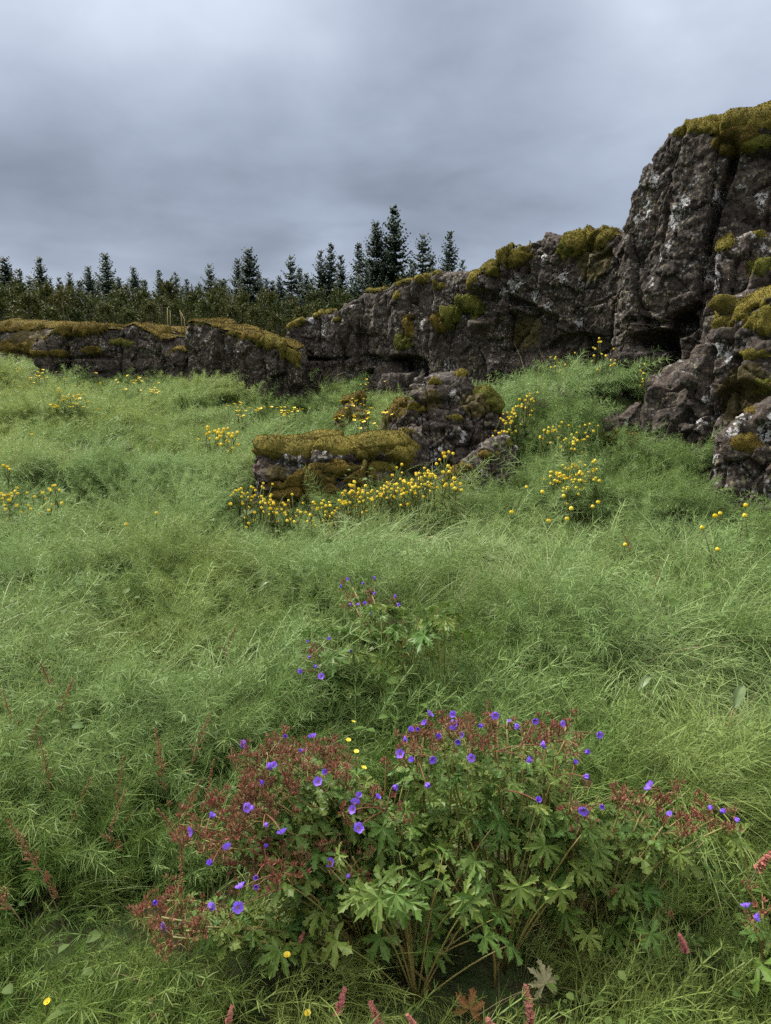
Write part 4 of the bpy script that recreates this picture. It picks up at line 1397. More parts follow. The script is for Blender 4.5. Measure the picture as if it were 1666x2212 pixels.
def seed_head_mesh(seed, nb):
    """reddish truss: little stalks, star-shaped calyces and the long beaks of the fruit"""
    r = np.random.default_rng(seed)
    mb = MB()
    for k in range(nb):
        az = 6.283 * k / nb + r.normal(0, .4)
        el = r.uniform(.15, .85)
        d = np.array([math.cos(az) * math.sin(el), math.sin(az) * math.sin(el), math.cos(el)])
        L = r.uniform(.35, .85)
        e_ = d * L
        mb.tube([(0, 0, -.02), e_ * .5 + np.array([0, 0, -.03]), e_], .022, .018, 3)
        bd = d * .5 + np.array([0, 0, .7]) + r.normal(0, .22, 3)
        bd /= np.linalg.norm(bd)
        a1 = np.cross(bd, [0.2, .3, 1.0])
        a1 /= np.linalg.norm(a1)
        a2 = np.cross(bd, a1)
        for q in range(5):
            w_ = a1 * math.cos(q * 1.2566) + a2 * math.sin(q * 1.2566)
            w2 = np.cross(bd, w_)
            mb.add([e_, e_ + bd * .12 + w_ * .11 + w2 * .06, e_ + bd * .26 + w_ * .2, e_ + bd * .12 + w_ * .11 - w2 * .06], [[0, 1, 2, 3]])
        if r.random() < .75:
            bl = r.uniform(.28, .62)
            mb.tube([e_, e_ + bd * bl * .35, e_ + bd * bl], .055, .012, 4)
    me = mb.build("seed_head", M_RED, False)
    return me


SEEDS = [seed_head_mesh(31, 3), seed_head_mesh(32, 4), seed_head_mesh(33, 2), seed_head_mesh(34, 5)]


def look(nv, roll=0.0):
    """euler that turns +Z to nv"""
    q = Vector(nv).normalized().to_track_quat('Z', 'Y')
    return (q.to_matrix().to_4x4() @ Matrix.Rotation(roll, 4, 'Z')).to_euler()


def put(name, me, root, world_p, rot, scale):
    """part placed by world point under an un-rotated thing"""
    return link(name, me, root, np.asarray(world_p) - np.array(root.location), rot, scale)


def curve(p0, p1, bulge, n=7):
    p0, p1 = np.asarray(p0, float), np.asarray(p1, float)
    t_ = np.linspace(0, 1, n)[:, None]
    m_ = (p0 + p1) / 2 + np.asarray(bulge, float)
    return (1 - t_) ** 2 * p0 + 2 * t_ * (1 - t_) * m_ + t_ ** 2 * p1


def geranium(label, base_px, heads, flowers, n_basal, rs, zb=None, red=1.0, leaf_sc=1.0, group="wild geraniums", nodeleaf=True, stem_r=.0036, bh=(.10, .38)):
    """heads: (px, py, z) tips of the flowering stems; flowers: (px, py, z)"""
    r = np.random.default_rng(rs)
    b = PZ(*base_px, 0.1)
    for _ in range(4):
        b = PZ(*base_px, gz1(b[0], b[1]) + .03)
    root = thing("geranium_plant", label, "flower", b, group)
    tips = []
    for (px, py, z) in heads:
        tp = PZ(px, py, z)
        h = tp[2] - b[2]
        mid = np.array([-(tp[0] - b[0]) * .12, -(tp[1] - b[1]) * .12, h * .16]) + r.normal(0, .02, 3)
        bb = b + np.array([r.normal(0, .03), r.normal(0, .025), -.04])
        cv = curve(bb, tp, mid, 9)
        cv[1:-1] += r.normal(0, .004, (7, 3))
        mb = MB()
        mb.tube(cv, stem_r * 1.1, stem_r * .55, 5)
        mb.tube([cv[4], cv[4] + (cv[5] - cv[4]) * .12], stem_r * 1.5, stem_r * 1.4, 5)
        me = mb.build("stem", M_GSTEM)
        me.transform(Matrix.Translation(-Vector(b)))
        link("stem", me, root)
        tips.append((tp, cv))
        # paired leaves at the nodes
        if nodeleaf:
            for fr_, sc_, kk in ((.56, .052, 2), (.78, .036, 2), (.92, .022, 2)):
                q = cv[int(fr_ * 8)]
                a0 = r.uniform(0, 6.28)
                for k in range(kk):
                    az = a0 + math.pi * k + r.normal(0, .4)
                    dh = np.array([math.cos(az), math.sin(az), 0])
                    pl = sc_ * .55
                    q2 = q + dh * pl + np.array([0, 0, pl * .5])
                    mb = MB()
                    mb.tube([q - b, (q + q2) / 2 - b + np.array([0, 0, .004]), q2 - b], .0016, .0012, 4)
                    lf = put("leaf", (LEAVES if fr_ < .7 else BRACTS)[int(r.integers(0, 2 if fr_ >= .7 else 4))], root, q2, (r.normal(0, .25), r.normal(.15, .3), az), sc_ * leaf_sc * r.uniform(.8, 1.2))
                    mb2 = mb.build("petiole", M_GSTEM)
                    link("petiole", mb2, root)
        # red trusses
        nh = int(round(r.integers(3, 5) * red * .85))
        for k in range(nh):
            az = r.uniform(0, 6.28)
            rr = .012 + .035 * math.sqrt(r.random())
            q = tp + np.array([rr * math.cos(az), rr * math.sin(az), r.uniform(-.03, .015)])
            mb = MB()
            mb.tube([tp - b - np.array([0, 0, .02]), (tp + q) / 2 - b, q - b], .0014, .001, 3)
            link("pedicel", mb.build("pedicel", M_GSTEM), root)
            put("seed_head", SEEDS[int(r.integers(0, 4))], root, q, (r.normal(0, .3), r.normal(0, .3), r.uniform(0, 6.28)), r.uniform(.030, .044))
    for (px, py, z) in flowers:
        fp = PZ(px, py, z + .03)
        near = min(tips, key=lambda t_: np.linalg.norm(t_[0] - fp))
        a_ = near[0] if np.linalg.norm(near[0] - fp) < .14 else near[1][6]
        mb = MB()
        mb.tube(curve(a_ - b, fp - b, (0, 0, .015), 5), .0016, .0011, 4)
        link("pedicel", mb.build("pedicel", M_RED), root)
        tilt = r.uniform(.5, 1.9)
        az = r.uniform(0, 6.28) if r.random() < .7 else r.normal(-1.57, .8)
        nv = (math.cos(az) * math.sin(tilt), math.sin(az) * math.sin(tilt), math.cos(tilt))
        f = put("flower", CALYX, root, fp, look(nv, r.uniform(0, 6)), r.uniform(.0095, .0125))
        me = PETALS[int(r.integers(0, 4))]
        for k in range(5):
            link("petal", me, f, (0, 0, .05), (0, 0, k * 1.2566 + r.normal(0, .08)), 1.22)
    for k in range(n_basal):
        az = r.uniform(0, 6.28)
        hgt = r.uniform(*bh)
        rr = r.uniform(.06, .22)
        q = b + np.array([rr * math.cos(az), rr * math.sin(az) * .8, hgt])
        mb = MB()
        mb.tube(curve((0, 0, -.03), q - b, (0, 0, hgt * .22), 6), .0024, .0015, 5)
        link("petiole", mb.build("petiole", M_GSTEM), root)
        dr = r.uniform(.0, 1.15)
        put("leaf", LEAVES[int(r.integers(0, 4))], root, q, (r.normal(0, .35), dr, az + r.normal(0, .4)), leaf_sc * r.uniform(.034, .064))
    return root


def H(cx, cy, rx, ry, n, z0, z1, rs):
    """n stem tips spread over a patch of the picture, lower ones further down"""
    r = np.random.default_rng(rs)
    out = []
    for k in range(n):
        a, rr = k * 2.39996 + rs, math.sqrt((k + .5) / n)
        px, py = cx + rx * rr * math.cos(a), cy + ry * rr * math.sin(a)
        out.append((px + r.normal(0, 4), py + r.normal(0, 4), r.uniform(z0, z1)))
    return out


def FL(z, *xy):
    return [(x_, y_, z + random.uniform(-.02, .02)) for x_, y_ in xy]


geranium("tall geranium with a loose violet head rising alone in the middle of the meadow", (868, 1505), H(780, 1292, 42, 26, 5, .56, .61, 1) + [(858, 1302, .58)],
         FL(.60, (740, 1268), (755, 1250), (782, 1258), (806, 1250), (812, 1283), (789, 1305), (753, 1306), (775, 1308), (802, 1327), (857, 1290), (860, 1308)), 11, 21, red=.7, leaf_sc=1.3, stem_r=.0045, bh=(.24, .42))
geranium("small geranium with bluish leaves between the solitary tall one and the violet drift", (775, 1590), H(695, 1415, 38, 24, 4, .47, .52, 2) + [(755, 1408, .5)],
         FL(.51, (668, 1388), (713, 1383), (758, 1404), (653, 1448), (672, 1420), (686, 1437), (694, 1462)), 18, 22, red=.9, leaf_sc=1.5, bh=(.26, .44))
geranium("leafy geranium without a head right of the small bluish one", (960, 1540), [(880, 1408, .42), (905, 1430, .36)], FL(.42, (880, 1405)), 9, 23, red=.3, leaf_sc=1.4, bh=(.24, .42))
geranium("geranium at the left end of the big violet drift", (915, 1960), H(905, 1610, 42, 42, 6, .60, .68, 3),
         FL(.66, (926, 1545), (921, 1565), (905, 1575), (884, 1580), (870, 1600), (867, 1630), (895, 1645), (932, 1637), (945, 1592), (919, 1690)), 10, 24)
geranium("geranium in the left middle of the big violet drift, dense with open flowers", (1010, 1990), H(990, 1590, 50, 38, 7, .62, .70, 4),
         FL(.67, (983, 1545), (975, 1580), (990, 1600), (1005, 1588), (980, 1565), (1045, 1565), (1017, 1637), (1068, 1543)), 10, 25)
geranium("geranium in the right middle of the big violet drift with straight yellowish stems", (1085, 2010), H(1095, 1590, 50, 38, 7, .62, .70, 5),
         FL(.67, (1103, 1560), (1125, 1570), (1155, 1555), (1166, 1610), (1152, 1645), (1160, 1730)), 10, 26)
geranium("geranium at the right end of the big violet drift", (1160, 2000), H(1190, 1585, 45, 34, 6, .60, .68, 6),
         FL(.65, (1210, 1563), (1263, 1625), (1258, 1677), (1290, 1585)), 9, 27)
geranium("sparse geranium below the right end of the drift with a few drooping flowers", (1215, 2060), H(1265, 1735, 55, 40, 5, .52, .58, 7), FL(.56, (1262, 1748), (1305, 1740), (1240, 1650)), 10, 28, red=.7)
geranium("geranium arching out to the far right on slanting stems", (1240, 2075), H(1410, 1745, 55, 50, 7, .46, .54, 8) + H(1530, 1775, 55, 24, 5, .44, .5, 9),
         FL(.52, (1409, 1700), (1450, 1765), (1537, 1752), (1585, 1765), (1567, 1758), (1402, 1708)), 12, 29)
geranium("geranium at the upper left of the clump with red fruit above the grass", (830, 1900), H(600, 1640, 70, 36, 7, .58, .66, 10) + H(700, 1655, 50, 30, 4, .58, .64, 11),
         FL(.63, (522, 1610), (617, 1592), (676, 1595), (653, 1628), (590, 1655), (575, 1660), (705, 1665), (689, 1690)), 8, 30, red=1.4)
geranium("geranium with the thickest red-brown mass of fruit left of the middle", (820, 1960), H(560, 1725, 60, 40, 10, .52, .60, 12), FL(.58, (573, 1690), (530, 1745), (545, 1752), (569, 1785), (611, 1803)), 8, 31, red=2.0)
geranium("geranium sprawling left in the clump, rusty fruit with scattered violet flowers", (800, 2000), H(470, 1800, 70, 45, 9, .46, .55, 13),
         FL(.53, (453, 1768), (418, 1795), (494, 1836), (459, 1867)), 8, 32, red=1.8)
geranium("geranium in the heart of the left clump above dark leaves", (790, 2040), H(570, 1860, 80, 45, 8, .42, .5, 14), FL(.47, (571, 1833), (554, 1895), (553, 1915), (521, 1920), (513, 1960)), 12, 33, red=1.5)
geranium("geranium reaching furthest to the lower left with its head lying on the grass", (800, 2070), H(385, 1985, 75, 50, 9, .28, .38, 15), FL(.36, (453, 1962), (331, 1950), (347, 2008)), 9, 34, red=1.7, stem_r=.0042)
geranium("geranium filling the gap between the two halves of the clump", (880, 2010), H(790, 1735, 60, 30, 6, .52, .58, 16), FL(.56, (767, 1738), (765, 1750), (847, 1700), (813, 1725), (775, 1720), (773, 1790)), 12, 35, red=.9)
geranium("low geranium in front of the gap with one large nodding flower", (890, 2090), H(740, 1870, 40, 26, 4, .40, .46, 17), FL(.43, (748, 1898), (716, 1865), (732, 1868)), 14, 36, red=.8)
geranium("leafy flowerless geranium at the bottom middle", (900, 2150), [(905, 1900, .34), (860, 1960, .3)], [], 12, 37, red=.5, leaf_sc=1.1)
geranium("leafy flowerless geranium at the lower right under the slanting stems", (1300, 2110), [(1290, 1900, .36), (1430, 1960, .28)], [], 11, 38, red=.4, leaf_sc=1.1)
geranium("leafy geranium in the dark centre of the clump below the straight stems", (1090, 2080), [(1050, 1830, .42), (1180, 1850, .4)], [], 12, 39, red=.4, leaf_sc=1.1)
geranium("leafy geranium behind the straight stems under the violet drift", (1180, 1960), [(1130, 1700, .55), (1240, 1720, .5)], [], 13, 41, red=.4, leaf_sc=1.0)
geranium("geranium cut by the right edge of the photo with one blue-violet flower", (1655, 2160), [(1625, 1985, .36), (1650, 1960, .36)], FL(.36, (1613, 1962), (1627, 1980)), 7, 40, red=.6)

# single leaves that stand out
for nm, lab, px, py, z, me, rot, sc_ in (("geranium_leaf", "silvery upturned geranium leaf in the grass at the bottom right of the clump", 1178, 2125, .22, LEAF_PALE, (.35, -.85, 1.75), .052),
                                         ("withered_leaf", "withered orange leaf at the bottom edge below the clump", 1015, 2180, .16, LEAF_DEAD, (.5, -.95, 1.1), .045),
                                         ("withered_leaf", "pale folded drying leaf hanging among the stems of the clump", 862, 1960, .36, LEAF_PALE, (.3, 1.1, -1.9), .05)):
    p_ = PZ(px, py, z)
    o = thing(nm, lab, "leaf", p_)
    link("blade", me, o, (0, 0, 0), rot, sc_)
    mb = MB()
    g = gz1(p_[0], p_[1])
    mb.tube(curve((0, 0, 0), (.03, .02, g - p_[2] - .03), (.015, 0, .02), 5), .002, .002, 4)
    link("petiole", mb.build("petiole", M_GSTEM), o)

# ------------------------------------------------------------------ yellow globeflowers and buttercups
M_YEL, t = new_mat("yellow_petal")
rnd = t.n('ShaderNodeObjectInfo').outputs['Random']
c = t.mix(rnd, (0.80, 0.56, 0.02), (0.84, 0.68, 0.07))
b = t.n('ShaderNodeBsdfPrincipled', {'Base Color': c, 'Roughness': 0.45, 'Specular IOR Level': 0.3})
tr = t.n('ShaderNodeBsdfTranslucent', {'Color': c})
t.n('ShaderNodeOutputMaterial', {0: t.n('ShaderNodeMixShader', {0: .25, 1: b.outputs[0], 2: tr.outputs[0]}).outputs[0]})
M_STEM = leafy("flower_stem", (0.05, 0.085, 0.025), (0.08, 0.12, 0.03), (0.10, 0.10, 0.035), rough=.7, transl=.1, spec=.1)


def globe_mesh(seed, open_):
    """globeflower: overlapping incurved sepals closing to a ball (open_ = 1: cup-shaped buttercup)"""
    r = np.random.default_rng(seed)
    mb = MB()
    for ringi, (nn, rad, lift) in enumerate(((5, 1.0, 0.0), (5, .86, .12))):
        for k in range(nn):
            a = 6.283 * k / nn + ringi * .6 + r.normal(0, .1)
            V = []
            for i in range(4):
                ph = -.75 + (i / 3) * (1.9 - .7 * open_)
                for j in (-1, 0, 1):
                    aa = a + j * .62 * math.cos(ph * .6)
                    rr = rad * math.cos(ph) * (1.0 if j == 0 else .94) + open_ * .12 * i
                    V.append((rr * math.cos(aa), rr * math.sin(aa), rad * math.sin(ph) + lift))
            mb.add(V, [[i * 3 + j, i * 3 + j + 1, i * 3 + j + 4, i * 3 + j + 3] for i in range(3) for j in range(2)])
    mb.tube([(0, 0, -.7), (0, 0, .2), (0, 0, .5)], .25, .42, 6)
    return mb.build("flower_head", M_YEL)


def cup_mesh():
    mb = MB()
    src = PETALS[3]
    co = np.array([v.co[:] for v in src.vertices])
    fs = [list(pl.vertices) for pl in src.polygons]
    for k in range(5):
        a = k * 1.2566
        c_, s_ = math.cos(a), math.sin(a)
        w = co * np.array([1.0, 1.45, .75])
        mb.add(np.stack([w[:, 0] * c_ - w[:, 1] * s_, w[:, 0] * s_ + w[:, 1] * c_, w[:, 2] + .02 * k], 1) * 1.15, fs)
    mb.tube([(0, 0, -.2), (0, 0, .1), (0, 0, .35)], .12, .28, 7)
    return mb.build("flower_head", M_YEL)


GLOBES = [globe_mesh(1, 0), globe_mesh(2, .3), cup_mesh()]


def fstem_mesh(seed, lean):
    r = np.random.default_rng(seed)
    mb = MB()
    cv = curve((0, 0, -.15), (lean, 0, 1.0), (-lean * .4, r.normal(0, .05), .05), 7)
    mb.tube(cv, .011, .007, 4)
    for k in range(3):
        i = int(r.integers(2, 5))
        az = r.uniform(0, 6.28)
        d = np.array([math.cos(az), math.sin(az), .6])
        s_ = np.array([-math.sin(az), math.cos(az), 0])
        for q in (-.5, 0, .5):
            dd = d + s_ * q
            mb.strip([cv[i], cv[i] + dd * .07, cv[i] + dd * .14 - np.array([0, 0, .02])], [.006, .03, .002], s_)
    return mb.build("stem", M_STEM), cv[-1]


FSTEMS = [fstem_mesh(i, l_) for i, l_ in enumerate((0.05, .16, .28, -.1))]


def globeflower(px, py, depth, label, group, size=.0145, hgt=None, kind=None, name="globeflower", extra=0):
    p_ = P(px, py, depth)
    g = gz1(p_[0], p_[1])
    h = p_[2] - g
    if depth < 2.5:
        h = max(h, .12)
        p_[2] = g + h
    elif h < .30:
        h = random.uniform(.31, .42)
        p_[2] = g + h
    lift = .03 if depth > 2.5 else 0
    p_[2] += lift
    h = min(h + lift, .75)
    st, tip = FSTEMS[random.randrange(4)]
    rz = random.uniform(0, 6.28)
    tw = np.array([tip[0] * math.cos(rz) - tip[1] * math.sin(rz), tip[0] * math.sin(rz) + tip[1] * math.cos(rz), 0]) * h
    o = thing(name, label, "flower", (p_[0] - tw[0], p_[1] - tw[1], p_[2] - h), group, rz)
    link("stem", st, o, None, None, (h, h, h))
    for e in range(extra):
        d_ = np.array([random.uniform(-.07, .07), random.uniform(-.07, .07), random.uniform(-.12, .03)])
        q_ = tip * h + d_
        mb = MB()
        mb.tube([tip * h * .72, tip * h * .86 + d_ * .6, q_], .004, .003, 4)
        link("side_stem", mb.build("side_stem", M_STEM), o)
        link("flower_head", GLOBES[random.randrange(2) if kind is None else kind], o, q_, (random.gauss(0, .3), random.gauss(0, .3), random.uniform(0, 6)), size * random.uniform(.75, 1.1))
    link("flower_head", GLOBES[random.randrange(2) if kind is None else kind], o, tip * h, (random.gauss(0, .25), random.gauss(0, .25), random.uniform(0, 6)), size * random.uniform(.8, 1.15))
    return o


def drift(poly, n, label, group, seed, size=.0122, kind=None, name="globeflower"):
    """poly: list of (px, py, depth, spread_px)"""
    r = np.random.default_rng(seed)
    w_ = np.array([q[4] if len(q) > 4 else 1.0 for q in poly])
    for i in r.choice(len(poly), n, p=w_ / w_.sum()):
        px, py, d, sp = poly[i][:4]
        globeflower(px + r.normal(0, sp), py + r.normal(0, sp * .45), d + r.normal(0, .1), label, group, size, None, kind, name, int(r.choice([0, 1, 2], p=[.3, .35, .35])) if name == 'globeflower' else 0)


drift([(600, 1105, 5.2, 26), (650, 1110, 5.15, 28), (700, 1110, 5.15, 26), (740, 1100, 5.15, 26, 1.5), (780, 1090, 5.2, 26, 1.3), (820, 1080, 5.25, 28, 1.3), (860, 1075, 5.3, 28, 1.6), (900, 1070, 5.3, 28, 1.6), (930, 1060, 5.35, 20), (870, 1050, 5.35, 22)], 108,
      "globeflower in the dense yellow drift along the front of the low mossy boulder", "globeflowers along the front of the low boulder", 71)
drift([(545, 1075, 5.45, 14), (525, 1070, 5.5, 10), (560, 1060, 5.45, 14), (570, 1095, 5.4, 16)], 16, "globeflower at the white-lichened left corner of the low mossy boulder", "globeflowers at the boulder's left corner", 72)
drift([(965, 1045, 5.45, 9), (940, 1020, 5.5, 12), (975, 1055, 5.4, 8)], 9, "globeflower between the low boulder and the small rock with the orange patch", "globeflowers by the small rock", 73, .0155)
drift([(1095, 920, 6.3, 9), (1105, 895, 6.4, 10), (1125, 880, 6.5, 12), (1140, 865, 6.6, 10), (1080, 945, 6.2, 9), (1110, 910, 6.3, 12)], 28, "globeflower climbing the left edge of the green bank beside the upright boulder", "globeflowers on the bank's left edge", 74)
drift([(1190, 940, 6.05, 14), (1220, 930, 6.05, 14), (1250, 945, 6.0, 16), (1270, 925, 6.1, 10), (1225, 965, 5.95, 20)], 26, "globeflower on the middle of the green bank below the ridge face", "globeflowers on the middle of the bank", 75)
drift([(1195, 1045, 5.3, 12), (1220, 1040, 5.3, 14, 1.5), (1250, 1045, 5.25, 14, 2), (1275, 1050, 5.2, 12), (1265, 1075, 5.15, 14), (1240, 1060, 5.2, 16)], 44, "globeflower in the round patch at the foot of the green bank", "globeflowers at the foot of the bank", 76)
drift([(1215, 790, 8.0, 10), (1200, 800, 8.0, 8), (1235, 775, 8.1, 8), (1195, 778, 8.1, 6)], 9, "globeflower in the tuft at the top of the bank against the lava face", "globeflowers at the top of the bank", 77)
drift([(1270, 820, 7.5, 8), (1300, 810, 7.5, 8), (1330, 800, 7.6, 12), (1310, 845, 7.1, 14), (1385, 848, 7.0, 8)], 16, "globeflower on the upper right of the green bank near the cliff's hollow", "globeflowers on the upper bank", 78)
drift([(30, 1130, 5.1, 16), (50, 1120, 5.1, 18, 1.6), (20, 1150, 5.0, 14), (60, 1155, 5.0, 14), (110, 1108, 5.1, 12)], 22, "globeflower in the yellow bunch at the left edge of the meadow", "globeflowers at the left edge", 79)
drift([(465, 955, 7.4, 14), (480, 965, 7.3, 16)], 14, "globeflower in the small bunch on the slope left of the low boulder", "globeflowers on the slope", 80, .019)
drift([(130, 885, 9.2, 18), (155, 882, 9.2, 14), (180, 886, 9.2, 14), (60, 845, 11, 22), (25, 830, 11.5, 20), (95, 825, 11.8, 20), (150, 830, 11.6, 18), (235, 845, 10.8, 14), (300, 822, 11.8, 14), (290, 850, 10.6, 22), (320, 850, 10.4, 12)], 85,
      "yellow buttercup on the upper left slope below the low lava wall", "buttercups on the upper left slope", 81, .022, 2, "buttercup")
drift([(535, 905, 9.5, 14), (560, 900, 9.5, 16), (600, 885, 9.8, 16), (640, 892, 9.5, 18), (625, 905, 9.2, 14), (520, 915, 9.2, 12)], 42, "yellow buttercup at the foot of the tilted slab", "buttercups at the foot of the tilted slab", 82, .021, 2, "buttercup")
drift([(765, 868, 9.3, 10), (775, 880, 8.3, 12), (750, 905, 8.1, 22), (790, 935, 7.6, 22), (820, 905, 7.2, 18), (780, 840, 10.4, 26), (860, 905, 7, 12)], 48, "yellow buttercup among the mossy stones between the ridge and the boulders", "buttercups among the mossy stones", 83, .019, 2, "buttercup")
LONE = "single globeflowers out in the meadow"
for px_, py_, d_, lab in ((279, 1216, 4.3, "globeflower standing alone in the left meadow, larger of two"), (346, 1216, 4.3, "globeflower standing alone right of the larger one in the left meadow"), (136, 1182, 4.7, "globeflower below the bunch at the left edge"),
                          (1105, 1115, 4.9, "globeflower at the left of a loose line right of the drift"), (1135, 1106, 4.95, "globeflower second from the left in a loose line right of the drift"), (1170, 1105, 4.9, "large globeflower in the loose line right of the drift"),
                          (1216, 1110, 4.8, "globeflower in the loose line just below the round patch"), (1225, 1130, 4.6, "globeflower of a close pair under the round patch"), (1232, 1142, 4.55, "lower globeflower of a close pair under the round patch"), (1184, 1155, 4.5, "lowest lone globeflower under the round patch"),
                          (1278, 1138, 4.6, "globeflower of a trio right under the round patch"), (1290, 1132, 4.6, "right globeflower of a trio under the round patch"), (1288, 1142, 4.55, "bottom globeflower of a trio under the round patch"),
                          (1350, 1187, 4.0, "pale globeflower tuft beside the tall dark sorrel"), (1540, 1168, 4.2, "left globeflower of a pair in the right meadow"), (1550, 1170, 4.2, "right globeflower of a pair in the right meadow"), (1548, 1210, 3.9, "globeflower below the pair in the right meadow"),
                          (1606, 1140, 4.4, "upper of two globeflowers by the dark foot of lava"), (1605, 1153, 4.35, "lower of two globeflowers by the dark foot of lava"), (1512, 1195, 4.0, "small globeflower left of the pair in the right meadow"),
                          (70, 945, 7.6, "orange-yellow globeflower alone on the left slope"), (430, 955, 7.4, "globeflower just left of the small bunch on the slope"), (500, 1130, 5.2, "globeflower below the boulder's left corner")):
    globeflower(px_, py_, d_, lab, LONE, .0142)
for px_, py_, d_, lab in ((763, 1560, 2.1, "yellow buttercup between the bluish geranium and the drift, with open cup"), (752, 1600, 1.95, "yellow buttercup just above the red fruit of the left clump"), (770, 1625, 1.85, "yellow buttercup touching the red fruit of the left clump"),
                          (785, 1660, 1.8, "tiny yellow buttercup right of the red fruit"), (103, 2165, 1.22, "yellow buttercup in the bottom left corner grass"), (620, 2065, 1.3, "yellow buttercup below the left clump"), (665, 2190, 1.2, "yellow buttercup at the bottom edge left of the middle")):
    globeflower(px_, py_, d_, lab, "buttercups near the geraniums", .0085, None, 2, "buttercup")

# ------------------------------------------------------------------ sorrel: rusty spikes on thin stalks
M_SORREL = leafy("sorrel_fruit", (0.14, 0.046, 0.022), (0.25, 0.088, 0.042), (0.22, 0.12, 0.06), rough=.6, transl=.2, spec=.2)
M_PINK = leafy("pink_spike", (0.34, 0.10, 0.10), (0.45, 0.15, 0.14), (0.40, 0.16, 0.12), rough=.6, transl=.2, spec=.2)
M_SSTEM = leafy("sorrel_stalk", (0.06, 0.045, 0.02), (0.10, 0.075, 0.03), (0.07, 0.09, 0.03), rough=.6, transl=.05)


def spike_mesh(seed, n, length, spread, mat, size):
    """a spike of small overlapping fruits on short side branches, joined on one axis"""
    r = np.random.default_rng(seed)
    mb = MB()
    ax = curve((0, 0, 0), (length * .18, 0, length), (-length * .05, 0, 0), 8)
    mb.tube(ax, .0016, .0008, 4)
    for k in range(n):
        s = (k + r.random()) / n
        q = ax[int(s * 7)] + (ax[min(7, int(s * 7) + 1)] - ax[int(s * 7)]) * ((s * 7) % 1)
        az = r.uniform(0, 6.28)
        rr = spread * (1.1 - s) * r.uniform(.3, 1)
        e_ = q + np.array([rr * math.cos(az), rr * math.sin(az), rr * .8])
        w1 = np.array([-math.sin(az), math.cos(az), r.normal(0, .4)]) * size
        w2 = np.array([math.cos(az), math.sin(az), r.normal(.3, .4)]) * size * 1.2
        mb.add([q, e_ + w1, e_ + w2, e_ - w1, e_ - w2 * .3 + np.array([0, 0, size])], [[0, 1, 4], [1, 2, 4], [2, 3, 4], [3, 0, 4]])
    return mb.build("flower_spike", mat, False)


SPIKES = [spike_mesh(1, 40, .12, .010, M_SORREL, .0021), spike_mesh(2, 58, .14, .022, M_SORREL, .0021), spike_mesh(3, 40, .07, .020, M_SORREL, .0022)]
PINKS = [spike_mesh(4, 90, .055, .008, M_PINK, .0042), spike_mesh(5, 110, .07, .009, M_PINK, .0042)]


def sorrel(px, py, depth, label, group="rusty sorrel stalks in the meadow", spike=None, pink=False, scale=1.0, lean=None, name="sorrel"):
    tp = P(px, py, depth)
    g = gz1(tp[0], tp[1])
    h = max(.12, min(.7, tp[2] - g))
    o = thing(name, label, "plant", (tp[0], tp[1], g), group, random.uniform(0, 6.28) if lean is None else lean)
    me = (PINKS if pink else SPIKES)[random.randrange(2) if spike is None else spike]
    L = {True: .06, False: .11}[pink] * scale
    off = random.uniform(.05, .22) * h if lean is None else .45 * h
    hs = max(h - L * .9, .1)
    mb = MB()
    mb.tube(curve((-off, 0, -.05), (0, 0, hs), (0, 0, hs * .12), 7), .0022, .0015, 5)
    link("stalk", mb.build("stalk", M_SSTEM), o)
    link("flower_spike", me, o, (0, 0, hs - .01), (0, .25 if lean is None else .7, random.uniform(0, 6) if lean is None else 0), scale)
    if not pink and h > .3:
        for k in range(2):
            link("side_spike", SPIKES[2], o, (-off * .25 * (k + 1), 0, hs * (.86 - .14 * k)), (random.gauss(0, .4), random.gauss(0, .4), random.uniform(0, 6)), scale * .55)
    return o


